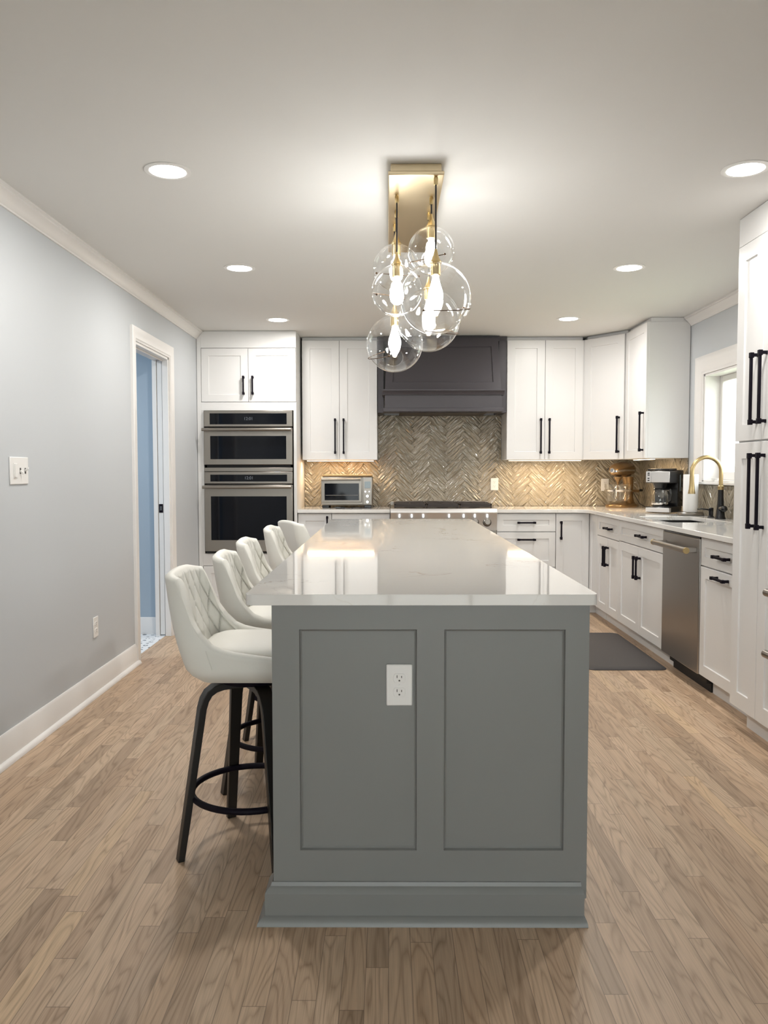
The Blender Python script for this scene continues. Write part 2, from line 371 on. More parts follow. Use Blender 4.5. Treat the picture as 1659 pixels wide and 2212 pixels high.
# outdoors, beyond the window
gd = obj('lawn', MB().box((RW + .2, -6, -.5), (30, 22, -.4)), 'grass'); gd['kind'] = 'structure'
fn = thing('picket_fence', 'pale picket fence standing outside beyond the kitchen window', 'fence', (5.6, 11, -.4))
f_ = MB()
for k in range(34): f_.box((5.58, 7 + k * .24, -.4), (5.62, 7.06 + k * .24, 1.0))
f_.box((5.55, 6.9, .85), (5.65, 15.2, .93)); f_.box((5.55, 6.9, -.2), (5.65, 15.2, -.12)); obj('pickets', f_, 'fence', fn)
# ------------------------------------------------------------------ cabinet pieces
def shaker(mb, O, U, N, w, h, rail=.062, t=.02, rec=.008, ch=.006):
    O, U, N = V(O), V(U), V(N)
    P = lambda u, v, n: O + U * u + Z * v + N * n
    R = lambda d, n: [P(d, d, n), P(w - d, d, n), P(w - d, h - d, n), P(d, h - d, n)]
    rs = mb.loft([R(0, 0), R(0, t - .0015), R(.0015, t), R(rail, t), R(rail + .0015, t - rec * .9), R(rail + .003, t - rec)], caps=True)
    return mb
def bar_pull(parent, C, A, N, L, name='handle'):
    C, A, N = V(C), V(A).normalized(), V(N).normalized(); B = A.cross(N)
    s = MB(); e = L / 2; q = .0064
    s.obox(C - A * (e - .006) - B * q + N * .026, A * (L - .012), B * 2 * q, N * .012)
    for k in (-1, 1):
        c = C + A * (k * (e - .012))
        s.obox(c - A * .012 - B * .0086 + N * .022, A * .024, B * .0172, N * .018)
        s.obox(c - A * .006 - B * .007, A * .014, B * .014, N * .026)
        s.obox(c - A * .008 - B * .008, A * .016, B * .016, N * .004)
    return obj(name, s, 'black', parent, .0012, 1)
def door(parent, O, U, N, w, h, handle=None, rail=.062, name='door', L=.16):
    """handle: (u, v, 'v'|'h')"""
    g = .0016; U, N = V(U), V(N)
    d = obj(name, shaker(MB(), V(O) + U * g + Z * g, U, N, w - 2 * g, h - 2 * g, rail), 'white', parent, smooth=25)
    if handle:
        u, v, o = handle
        bar_pull(d, V(O) + U * u + Z * v + N * .02, Z if o == 'v' else U, N, L)
    return d
X1, Y1 = V((1, 0, 0)), V((0, 1, 0))
FN = -Y1; RN = -X1
# ---- oven cabinet
oc = thing('oven_cabinet', 'tall white cabinet housing the wall ovens at the left end', 'cabinet', (-1.21, 7.27, 0))
b = MB(); yf = 6.957
R_ = -.787
for p, q in (((LW + .003, yf - .018, .1), (-1.602, YB - .003, H - .002)), ((-.807, yf, .1), (R_, YB - .003, H - .002)),
             ((-1.602, yf - .018, 2.296), (R_, yf, H - .002)), ((-1.602, yf - .018, 1.765), (R_, yf, 1.834)), ((-1.602, yf - .018, .43), (R_, yf, .535)),
             ((-1.602, yf - .018, .535), (-1.583, yf, 1.765)), ((-.812, yf - .018, .535), (R_, yf, 1.765)),
             ((-1.602, yf, 1.80), (-.807, YB - .003, H - .002)), ((-1.602, yf, .1), (-.807, YB - .003, .50)), ((-1.602, YB - .03, .5), (-.807, YB - .003, 1.8))): b.box(p, q)
obj('body', b, 'white', oc, .0015)
door(oc, (-1.600, yf, 1.836), X1, FN, .403, .457, (.365, .140, 'v')); door(oc, (-1.197, yf, 1.836), X1, FN, .408, .457, (.040, .140, 'v'))
door(oc, (-1.600, yf, .105), X1, FN, .811, .322, (.4, .27, 'h'), name='drawer')
obj('toe_kick', MB().box((LW + .003, 7.03, 0), (-.787, 7.05, .1)), 'white', oc)
# ---- wall ovens
wo = thing('wall_oven', 'stainless double wall oven with black glass doors', 'oven', (-1.2, 6.95, .54))
x0, x1, yo = -1.578, -.820, 6.936
obj('chassis', MB().box((x0 + .02, yo + .005, .545), (x1 - .02, 7.45, 1.755)), 'dark', wo)
def text(parent, s, C, size, m, name='digits'):
    cu = bpy.data.curves.new('t', 'FONT'); cu.body = s; cu.size = size; cu.align_x = 'CENTER'; cu.align_y = 'CENTER'; cu.extrude = .0004
    t = bpy.data.objects.new('t', cu); COL.objects.link(t)
    me = bpy.data.meshes.new_from_object(t.evaluated_get(bpy.context.evaluated_depsgraph_get())); bpy.data.objects.remove(t)
    me.transform(rootmat(parent).inverted() @ Matrix.Translation(C) @ Matrix.Rotation(PI / 2, 4, 'X'))
    me.materials.clear(); me.materials.append(M[m]); me.name = name
    o = bpy.data.objects.new(name, me); COL.objects.link(o); o.parent = parent
for z0, z1, txt in ((1.625, 1.763, '12:01'), (1.137, 1.240, '12:01')):
    c = obj('control_panel', MB().box((x0, yo - .02, z0), (x1, yo + .02, z1)), 'steel', wo, .004)
    zc = (z0 + z1) / 2 - .002; hh = (z1 - z0) / 2 - .022
    obj('display', MB().box((x0 + .052, yo - .0215, zc - hh), (x1 - .048, yo - .019, zc + hh)), 'ovenglass', c, .001)
    text(c, txt, (-1.195, yo - .0222, zc), .036, 'digit')
obj('trim_strip', MB().box((x0, yo - .018, 1.243), (x1, yo + .02, 1.276)), 'steel', wo, .002)
for z0, z1, g0, g1 in ((1.300, 1.616, 1.348, 1.546), (.556, 1.128, .653, 1.030)):
    d = obj('door', MB().box((x0, yo - .028, z0), (x1, yo + .02, z1)), 'steel', wo, .004)
    obj('window', MB().box((x0 + .056, yo - .0295, g0), (x1 - .052, yo - .025, g1)), 'ovenglass', d, .001)
    hz = z1 - .018
    h = MB().cyl((x0 - .004, yo - .085, hz), (x1 - .004, yo - .085, hz), .0135, n=18)
    for xx in (x0 + .022, x1 - .032): h.cyl((xx, yo - .03, hz), (xx, yo - .08, hz), .009)
    obj('handle', h, 'steel', d, .002)
obj('vent', MB().box((x0 + .01, yo - .012, .537), (x1 - .01, yo + .02, .553)), 'dark', wo)
# ---- upper cabinets
UZ0, UZ1, UY = 1.346, 2.405, 7.266
def upper(label, x0, x1, xs, off0):
    t = thing('upper_cabinet', label, 'cabinet', ((x0 + x1) / 2, 7.43, UZ0), group='white wall cabinets')
    obj('body', MB().box((x0, UY, UZ0), (x1, YB - .012, UZ1)).box((x0, UY + .02, UZ1), (x1, YB - .012, H - .002)), 'white', t, .001)
    door(t, (x0, UY, UZ0 - .002), X1, FN, xs - x0, UZ1 - UZ0 + .004, (xs - x0 - .038, .212, 'v'), .07, L=.315)
    door(t, (xs, UY, UZ0 - .002), X1, FN, x1 - xs, UZ1 - UZ0 + .004, (.038, .212, 'v'), .07, L=.315)
    return t
ul = upper('white double door wall cabinet above the toaster oven', -.771, -.099, -.437, 0)
ur = upper('white double door wall cabinet right of the dark hood', 1.058, 1.738, 1.398, 0)
obj('filler', MB().box((1.738, UY - .014, UZ0), (1.752, UY + .05, UZ1)), 'white', ur)
dg = thing('corner_wall_cabinet', 'white corner wall cabinet set diagonally above the stand mixer', 'cabinet', (2.1, 7.3, UZ0), group='white wall cabinets')
pA, pB = V((1.760, 7.256, 0)), V((2.018, 6.918, 0))
uv = (pB - pA); dl = uv.length; uv.normalize(); nv = V((uv.y, -uv.x, 0)); nv = nv if nv.y < 0 else -nv
obj('body', MB().prism([(pA.x, pA.y), (pB.x, pB.y), (RW - .012, pB.y), (RW - .012, YB - .012), (pA.x, YB - .012)], UZ0, UZ1).prism([(pA.x + .02, pA.y + .02), (pB.x + .02, pB.y + .02), (RW - .012, pB.y + .02), (RW - .012, YB - .012), (pA.x + .02, YB - .012)], UZ1, H - .002), 'white', dg, .001)
door(dg, pA + Z * (UZ0 - .002), uv, nv, dl, UZ1 - UZ0 + .004, (dl - .045, .212, 'v'), .07, L=.315)
sw = thing('upper_cabinet', 'white narrow wall cabinet with its plain side beside the window', 'cabinet', (2.2, 6.6, UZ0), group='white wall cabinets')
obj('body', MB().box((2.036, 6.362, UZ0), (RW - .004, 6.912, UZ1)).box((2.05, 6.366, UZ1), (RW - .004, 6.912, H - .002)), 'white', sw, .001)
door(sw, (2.036, 6.362, UZ0 - .002), Y1, RN, .550, UZ1 - UZ0 + .004, (.05, .212, 'v'), .07, L=.315)
# ---- hood
hd = thing('range_hood', 'dark charcoal wooden range hood over the cooktop', 'hood', (.48, 7.3, 1.75))
b = MB().box((-.097, 7.256, 1.765), (-.040, YB - .012, H - .003)).box((.985, 7.256, 1.765), (1.056, YB - .012, H - .003)).box((-.04, 7.20, H - .05), (.985, YB - .012, H - .003))
b.box((-.097, 7.236, H - .03), (1.056, 7.30, H - .003))
obj('side_frame', b, 'hood', hd, .002)
hx0, hx1 = -.030, .985
ctr = (hx0 + hx1) / 2
P0 = lambda x, y, z: V((x, y, z))
tb, tt = 7.075, 7.16          # front face leans back toward the top
def hood_front():
    s = MB(); z0, z1 = 1.945, H - .03; w0, w1 = (hx1 - hx0) / 2, (hx1 - hx0) / 2 - .02
    def q(u, v, n):
        k = (v - z0) / (z1 - z0); return V((ctr + u * (w0 + (w1 - w0) * k), tb + (tt - tb) * k - n, v))
    R = lambda du, dz, n: [q(-1 + du, z0 + dz, n), q(1 - du, z0 + dz, n), q(1 - du, z1 - dz, n), q(-1 + du, z1 - dz, n)]
    back = [V((hx0, 7.5, z0)), V((hx1, 7.5, z0)), V((hx1 - .02, 7.5, z1)), V((hx0 + .02, 7.5, z1))]
    s.loft([back, R(0, 0, 0), R(.13, .075, 0), R(.133, .077, -.010)]); return s
obj('front_panel', hood_front(), 'hood', hd, smooth=25)
obj('mantel_shelf', MB().extr([(0, 1.905), (.012, 1.905), (.014, 1.914), (.026, 1.926), (.030, 1.936), (.040, 1.938), (.040, 1.952), (0, 1.952), (-.2, 1.952), (-.2, 1.905)], (hx0 - .022, 7.052, 0), (0, -1, 0), Z, (hx1 - hx0 + .044, 0, 0)), 'hood', hd, .001)
obj('apron', MB().box((hx0, 7.052, 1.775), (hx1, 7.25, 1.906)), 'hood', hd, .002)
obj('lower_lip', MB().box((hx0 - .014, 7.036, 1.760), (hx1 + .014, 7.25, 1.792)), 'hood', hd, .003)
obj('filter', MB().box((.1, 7.09, 1.752), (.86, 7.50, 1.768)), 'iron', hd, .002)
# ---- base cabinets, back run
BY = 6.990; BZ0, BZ1 = .108, .878
def base_back(label, x0, x1, parts):
    t = thing('base_cabinet', label, 'cabinet', ((x0 + x1) / 2, 7.27, 0), group='white base cabinets')
    obj('body', MB().box((x0, BY, BZ0), (x1, YB - .012, .882)), 'white', t, .001)
    obj('toe_kick', MB().box((x0, BY + .06, 0), (x1, BY + .08, BZ0)), 'white', t)
    for n, u0, u1, v0, v1, h in parts: door(t, (x0 + u0, BY, v0), X1, FN, u1 - u0, v1 - v0, h, .055 if n == 'drawer' else .062, n)
    return t
base_back('white base cabinet beside the wall ovens with one narrow door', -.783, -.492, [('door', 0, .291, BZ0, BZ1, (.255, .67, 'v'))])
base_back('white base cabinet of wide drawers between narrow door and range', -.490, .014, [('drawer', 0, .504, .72, BZ1, (.25, .079, 'h')), ('drawer', 0, .504, .412, .716, (.25, .24, 'h')), ('drawer', 0, .504, BZ0, .408, (.25, .24, 'h'))])
base_back('white base cabinet of three drawers right of the range', .937, 1.447, [('drawer', 0, .51, .720, BZ1, (.255, .079, 'h')), ('drawer', 0, .51, .412, .716, (.255, .24, 'h')), ('drawer', 0, .51, BZ0, .408, (.255, .24, 'h'))])
# ---- corner and right run
BX = 1.760
cc = thing('corner_base_cabinet', 'white corner base cabinet with a folding door where counters meet', 'cabinet', (2.0, 7.25, 0), group='white base cabinets')
obj('body', MB().prism([(1.45, BY), (BX, BY), (BX, 6.702), (RW - .004, 6.702), (RW - .004, YB - .012), (1.45, YB - .012)], BZ0, .882), 'white', cc, .001)
door(cc, (1.449, BY, BZ0), X1, FN, .289, BZ1 - BZ0, (.042, .625, 'v'))
door(cc, (BX, 6.702, BZ0), Y1, RN, .266, BZ1 - BZ0, None)
obj('toe_kick', MB().box((1.45, BY + .06, 0), (BX + .075, BY + .08, BZ0)).box((BX + .06, 6.702, 0), (BX + .08, BY + .06, BZ0)), 'white', cc)
def base_right(label, y0, y1, parts, hollow=False):
    t = thing('base_cabinet', label, 'cabinet', (2.05, (y0 + y1) / 2, 0), group='white base cabinets')
    if hollow:
        obj('body', MB().box((BX, y0, BZ0), (RW - .004, y1, .60)).box((BX, y0, .6), (BX + .018, y1, .882)).box((BX, y0, .6), (RW - .004, y0 + .018, .882)).box((BX, y1 - .018, .6), (RW - .004, y1, .882)), 'white', t, .001)
    else: obj('body', MB().box((BX, y0, BZ0), (RW - .004, y1, .882)), 'white', t, .001)
    obj('toe_kick', MB().box((BX + .062, y0, 0), (BX + .08, y1, BZ0)), 'white', t)
    for n, u0, u1, v0, v1, h in parts: door(t, (BX, y0 + u0, v0), Y1, RN, u1 - u0, v1 - v0, h, .05 if n == 'drawer' else .062, n)
    return t
base_right('white base cabinet with drawer over two doors nearest the corner', 6.075, 6.700, [('drawer', 0, .625, .715, BZ1, (.25, .077, 'h')), ('door', 0, .3125, BZ0, .711, (.285, .46, 'v')), ('door', .3125, .625, BZ0, .711, (.027, .46, 'v'))])
base_right('white sink base cabinet with false drawer over two doors', 5.098, 6.073, [('drawer', 0, .975, .722, BZ1, (.40, .077, 'h')), ('door', 0, .4875, BZ0, .718, (.455, .465, 'v')), ('door', .4875, .975, BZ0, .718, (.032, .465, 'v'))], True)
base_right('white base cabinet with drawer and pullout between dishwasher and pantry', 3.916, 4.482, [('drawer', 0, .566, .722, BZ1, (.255, .072, 'h')), ('pullout_door', 0, .566, BZ0, .718, (.265, .572, 'h'))])
# ---- dishwasher
dw = thing('dishwasher', 'stainless dishwasher under the right counter beside the sink cabinet', 'dishwasher', (2.05, 4.79, 0))
obj('tub', MB().box((BX + .03, 4.492, .05), (RW - .01, 5.088, .87)), 'dark', dw)
dd = obj('door', MB().box((BX - .026, 4.488, .105), (BX + .03, 5.092, .868)), 'steel2', dw, .006, 3)
obj('control_strip', MB().box((BX - .020, 4.50, .868), (BX + .02, 5.08, .876)), 'blackp', dw)
h = MB().cyl((BX - .092, 4.515, .800), (BX - .092, 5.065, .800), .0165, n=20)
ho = obj('handle', h, 'steel', dd, .002)
for y in (4.545, 5.035): obj('handle_mount', MB().obox((BX - .09, y - .014, .786), (.066, 0, 0), (0, .028, 0), (0, 0, .028)), 'steel2', ho, .003)
for y in (4.512, 5.068): obj('handle_cap', MB().cyl((BX - .092, y - .004, .8), (BX - .092, y + .004, .8), .0185, n=20), 'brass', ho, .001, label='brass end cap')
obj('kick_plate', MB().box((BX + .055, 4.49, .0), (BX + .07, 5.09, .105)), 'dark', dw)
# ---- pantry
PX = 1.692
pn = thing('pantry_cabinet', 'tall white pantry with four doors at the right edge', 'cabinet', (2.0, 3.64, 0))
obj('body', MB().box((PX, 3.405, .108), (RW - .004, 3.914, 2.306)).box((PX - .018, 3.405, 2.306), (RW - .004, 3.914, H - .002)), 'white', pn, .001)
for y0, y1, hu in ((3.640, 3.914, .045), (3.405, 3.640, .235 - .040)):
    door(pn, (PX, y0, .110), Y1, RN, y1 - y0, 1.271, (hu, 1.045, 'v'), .075, L=.345)
    door(pn, (PX, y0, 1.386), Y1, RN, y1 - y0, .919, (hu, .232, 'v'), .075, L=.325)
obj('toe_kick', MB().box((PX + .055, 3.405, 0), (PX + .075, 3.885, .108)), 'white', pn)
rf = thing('refrigerator', 'stainless refrigerator at right edge, showing only its bar handle ends', 'refrigerator', (2.0, 2.95, 0))
obj('body', MB().box((PX + .03, 2.505, .03), (RW - .004, 3.400, 1.85)), 'steel2', rf, .004)
for z0, z1 in ((.86, 1.845), (.57, .855), (.1, .565)):
    d = obj('door' if z0 > .8 else 'drawer', MB().box((PX - .018, 2.508, z0), (PX + .028, 3.398, z1)), 'steel2', rf, .005)
    if z0 < .8:
        hz = .735 if z0 > .5 else .475
        h = MB().cyl((PX - .10, 2.54, hz), (PX - .10, 3.388, hz), .0165)
        for y in (2.6, 3.34): h.cyl((PX - .01, y, hz), (PX - .10, y, hz), .010)
        obj('handle', h, 'steel', d, .003)
obj('foot_grille', MB().box((PX + .04, 2.51, 0), (PX + .06, 3.395, .1)), 'dark', rf)
# ---- countertops
cl = obj('countertop', MB().box((-.785, 6.940, .884), (.015, YB - .012, .914)), 'quartz', None, .003)
tag(cl, 'short white quartz countertop left of the range', 'countertop')
CX = 1.709; rr = .09
arc = [(CX - rr + rr * math.cos(t) , 6.94 - rr + 0 * t) for t in ()]
inner = [(CX - .11 + .11 * math.sin(a * PI / 16) , 6.94 - .11 + .11 * math.cos(a * PI / 16)) for a in range(9)]
Lp = [(.935, YB - .012), (.935, 6.94)] + inner + [(CX, 3.917), (RW - .004, 3.917), (RW - .004, YB - .012)]
sx0, sx1, sy0, sy1 = 1.822, 2.222, 5.20, 5.885
cr_ = obj('countertop', MB().prism(Lp, .884, .914, [rrect(sx0, sy0, sx1, sy1, .03)[::-1]]), 'quartz', None, .003)
tag(cr_, 'long L-shaped white quartz countertop holding the sink', 'countertop')
sk = thing('sink', 'black undermount sink basin set into the right counter', 'sink', (2.02, 5.54, .66))
g = .008; s = MB()
s.box((sx0 - .02, sy0 - .02, .655), (sx1 + .02, sy1 + .02, .668))
s.box((sx0 - .02, sy0 - .02, .655), (sx0 - g, sy1 + .02, .883)); s.box((sx1 + g, sy0 - .02, .655), (sx1 + .02, sy1 + .02, .883)); s.box((sx0 - g, sy0 - .02, .655), (sx1 + g, sy0 - g, .883)); s.box((sx0 - g, sy1 + g, .655), (sx1 + g, sy1 + .02, .883))
obj('basin', s, 'sink', sk, .003); obj('drain', MB().lathe([(.045, 0), (.045, .004), (.02, .002)], (2.02, 5.54, .668)), 'steel', sk)
# ---- backsplash: herringbone of glazed tiles, one mesh per wall
def clip(poly, x0, y0, x1, y1):
    for ax, lim, sg in ((0, x0, 1), (0, x1, -1), (1, y0, 1), (1, y1, -1)):
        out = []
        for i, p in enumerate(poly):
            q = poly[(i + 1) % len(poly)]; dp, dq = sg * (p[ax] - lim), sg * (q[ax] - lim)
            if dp >= 0: out.append(p)
            if dp * dq < 0: k = dp / (dp - dq); out.append((p[0] + (q[0] - p[0]) * k, p[1] + (q[1] - p[1]) * k))
        poly = out
        if len(poly) < 3: return []
    return poly
def herringbone(O, U, N, rects, ox=0):
    O, U, N = V(O), V(U), V(N); s = MB(); n, w, g = 4, .0555, .0011; c = math.sqrt(.5); rnd = random.Random(3)
    for a in range(-60, 90):
        for b_ in range(-20, 30):
            for kind in (0, 1):
                x, y = a + n * b_, a - n * b_
                q = (x, y, x + n, y + 1) if kind == 0 else (x, y + 1, x + 1, y + 1 + n)
                q = (q[0] * w + g, q[1] * w + g, q[2] * w - g, q[3] * w - g)
                P = [((u - v) * c + ox, (u + v) * c) for u, v in ((q[0], q[1]), (q[2], q[1]), (q[2], q[3]), (q[0], q[3]))]
                tx, ty, dz = rnd.gauss(0, .012), rnd.gauss(0, .012), rnd.uniform(-.0004, .0004)
                mx, my = sum(p[0] for p in P) / 4, sum(p[1] for p in P) / 4
                for r in rects:
                    C = clip(P, *r)
                    if len(C) < 3: continue
                    cx, cy = sum(p[0] for p in C) / len(C), sum(p[1] for p in C) / len(C)
                    ins = lambda p, d: (p[0] + (cx - p[0]) * d, p[1] + (cy - p[1]) * d)
                    def lift(p, h): return O + U * p[0] + Z * p[1] + N * h
                    hh = lambda p: .007 + dz + (p[0] - mx) * tx + (p[1] - my) * ty
                    s.loft([[lift(p, 0) for p in C], [lift(p, hh(p) - .0016) for p in C], [lift(ins(p, .03), hh(p) - .0007) for p in C], [lift(ins(p, .22), hh(p) - .00015) for p in C], [lift(ins(p, .6), hh(p)) for p in C]], mi=kind)
    return s
bs = thing('backsplash', 'glossy beige herringbone tile backsplash behind the range', 'backsplash', (.5, YB, .914))
obj('grout', MB().box((-.785, YB - .006, .9145), (RW - .001, YB - .0005, 1.345)).box((-.096, YB - .006, 1.345), (1.056, YB - .0005, 1.764)), 'grout', bs)
obj('tile_field', herringbone((-.785, YB - .004, .9145), X1, FN, [(0, 0, 3.14, .431), (.688, .431, 1.842, .85)], .405), 'tile', bs, smooth=70).data.materials.append(M['tile_b'])
bs2 = thing('backsplash', 'glossy beige tile backsplash on the window wall behind the faucet', 'backsplash', (RW, 5.8, .914))
rl = [(.0, 0, 1.15, .228), (.0, .228, .0001, .229), (2.30, 0, 3.655, .431), (1.15, 0, 2.30, .228)]
obj('grout', MB().box((RW - .005, 3.918, .9145), (RW - .0005, YB - .012, 1.143)).box((RW - .005, 6.362, 1.143), (RW - .0005, YB - .012, 1.345)), 'grout', bs2)
obj('tile_field', herringbone((RW - .003, 3.918, .9145), Y1, RN, [(0, 0, 3.655, .226), (2.444, .226, 3.655, .431)], .1), 'tile', bs2, smooth=70).data.materials.append(M['tile_b'])
# ---- under cabinet strips
for nm, a, b_, lab in (('under_cabinet_light', (-.74, 7.33), (-.13, 7.36), 'warm light strip under the cabinet above the toaster oven'), ('under_cabinet_light', (1.09, 7.33), (1.75, 7.36), 'warm light strip under the cabinets right of the hood'), ('under_cabinet_light', (2.09, 6.42), (2.12, 6.92), 'warm light strip under the narrow cabinet beside the window')):
    t = thing(nm, lab, 'light strip', ((a[0] + b_[0]) / 2, (a[1] + b_[1]) / 2, UZ0), group='under cabinet light strips')
    obj('housing', MB().box((a[0], a[1], UZ0 - .008), (b_[0], b_[1], UZ0 - .001)), 'plate', t)
    obj('lens', MB().box((a[0] + .004, a[1] + .004, UZ0 - .011), (b_[0] - .004, b_[1] - .004, UZ0 - .008)), 'striplens', t)
    lx, ly = b_[0] - a[0], b_[1] - a[1]
    area('lamp', ((a[0] + b_[0]) / 2, (a[1] + b_[1]) / 2, UZ0 - .0125), lx, P_UNDER * max(lx, ly), C_WARM, t, shape='RECTANGLE', sy=ly)
# ------------------------------------------------------------------ outlets and switches
def outlet(loc, U, N, label, w=.073, h=.115, group='wall outlets'):
    U, N = V(U), V(N); C = V(loc)
    t = thing('outlet', label, 'outlet', loc, group=group)
    pl = obj('cover_plate', MB().obox(C - U * w / 2 - Z * h / 2, U * w, Z * h, N * .006), 'plate', t, .003)
    for k in (-1, 1):
        c = C + Z * (k * .0195)
        pts = [(.0165 * math.cos(a), .0145 * math.sin(a)) for a in [i * PI / 12 for i in range(24)]]
        pts = [(max(-.0165, min(.0165, 1.06 * p)), max(-.0125, min(.0125, 1.2 * q))) for p, q in pts]
        s = MB().loft([[c + U * p + Z * q + N * .005 for p, q in pts], [c + U * p + Z * q + N * .008 for p, q in pts]])
        f = obj('socket_face', s, 'plate', t, .0006)
        sl = MB()
        for u, hh in ((-.0062, .0075), (.0062, .006)): sl.obox(c + U * (u - .001) + Z * (.001 - .0 ) + N * .0075, U * .002, Z * hh, N * .0008)
        sl.lathe([(.0024, .0075), (.0024, .0084)], c - Z * .0062, 10, N)
        obj('slots', sl, 'slot', f)
    obj('screw', MB().lathe([(.0028, .005), (.0024, .0072)], C, 10, N), 'plate', t)
    return t
outlet((-1.64, 4.463, .378), Y1, X1, 'white outlet low on the left wall above the baseboard')
outlet((.995, YB - .0125, 1.121), X1, FN, 'white outlet in the backsplash right of the range')
outlet((2.030, YB - .0125, 1.114), X1, FN, 'white outlet in the backsplash behind the stand mixer')
sp_ = thing('switch_plate', 'white three-gang switch plate on the left wall', 'switch', (LW, 3.571, 1.25))
obj('cover_plate', MB().box((LW, 3.483, 1.190), (LW + .006, 3.659, 1.311)), 'plate', sp_, .003)
dm = obj('dimmer', MB().box((LW + .005, 3.512, 1.218), (LW + .009, 3.546, 1.284)), 'plate', sp_, .001)
obj('slider', MB().box((LW + .008, 3.517, 1.222), (LW + .0125, 3.534, 1.280)), 'plate', dm, .001)
for y, up_ in ((3.579, -1), (3.627, 1)):
    obj('toggle', MB().obox((LW + .004, y - .0045, 1.250 - .005), (0, .009, 0), (0, 0, .010), (.017, 0, up_ * .012)), 'plate', sp_, .001)
    obj('toggle_slot', MB().box((LW + .0055, y - .006, 1.237), (LW + .0068, y + .006, 1.263)), 'slot', sp_)

# ------------------------------------------------------------------ island
isl = thing('kitchen_island', 'grey painted kitchen island with two recessed end panels', 'island', (.09, 3.9, 0))
ix0, ix1, iy = -.320, .550, 2.190
def end_panel():
    s = MB(); z0, z1 = .06, .882; xs = [ix0, -.245, .078, .153, .485, ix1]; zs = [z0, .196, .815, z1]
    s.box((ix0, iy + .02, z0), (ix1, iy + .07, z1))
    for i in range(5):
        for k in range(3):
            if k == 1 and i in (1, 3):
                def R(d, n): return [(xs[i] + d, iy + n, zs[k] + d), (xs[i + 1] - d, iy + n, zs[k] + d), (xs[i + 1] - d, iy + n, zs[k + 1] - d), (xs[i] + d, iy + n, zs[k + 1] - d)]
                s.loft([R(0, 0), R(.003, .009), R(.007, .012)], caps=False); s.face(s.vs(R(.007, .012)))
            else: s.face(s.vs([(xs[i], iy, zs[k]), (xs[i + 1], iy, zs[k]), (xs[i + 1], iy, zs[k + 1]), (xs[i], iy, zs[k + 1])]))
    A = [(ix0, z0), (ix1, z0), (ix1, z1), (ix0, z1)]
    s.loft([[(x, iy, z) for x, z in A], [(x, iy + .02, z) for x, z in A]], caps=False)
    bmesh.ops.remove_doubles(s.bm, verts=s.bm.verts, dist=1e-5)
    return s
obj('end_panel', end_panel(), 'grey', isl, smooth=20)
mould = [(0, 0), (.042, 0), (.040, .008), (.034, .016), (.024, .021), (.022, .022), (.022, .082), (.016, .092), (.008, .098), (.004, .108), (0, .108)]
def base_mould():
    s = MB(); pts = [((ix0, 5.57), (-1, 0)), ((ix0, iy), (-1, -1)), ((ix1 - .018, iy), (.35, -1)), ((ix1 - .018, iy + .05), (.35, 0))]
    pts = [((ix0, 2.262), (-1, 0))] + pts[1:]
    s.loft([[(p[0] + d[0] * a, p[1] + d[1] * a, z) for a, z in mould] for p, d in pts]); return s
obj('base_moulding', base_mould(), 'grey', isl, smooth=30)
b = MB().box((-.02, iy + .07, .1), (ix1 - .022, 5.50, .882)).box((.0, iy + .07, 0), (ix1 - .08, 5.48, .1))
obj('body', b, 'grey', isl, .002)
obj('end_panel', MB().box((ix0, 5.50, 0), (ix1, 5.565, .882)), 'grey', isl, .002)
for k in range(4):
    y0 = iy + .09 + k * .85
    d = obj('door', shaker(MB(), (ix1 - .022, y0, .11), Y1, X1, .842, .765), 'grey', isl, smooth=25)
tp = obj('island_worktop', MB().prism(rrect(-.3905, 2.174, .570, 5.590, .022), .884, .914), 'quartz', None, .003)
tag(tp, 'long white quartz worktop with faint veins on the grey island', 'worktop')
outlet((.030, iy + .012, .659), X1, FN, 'white outlet on the grey end panel of the island', .072, .115)

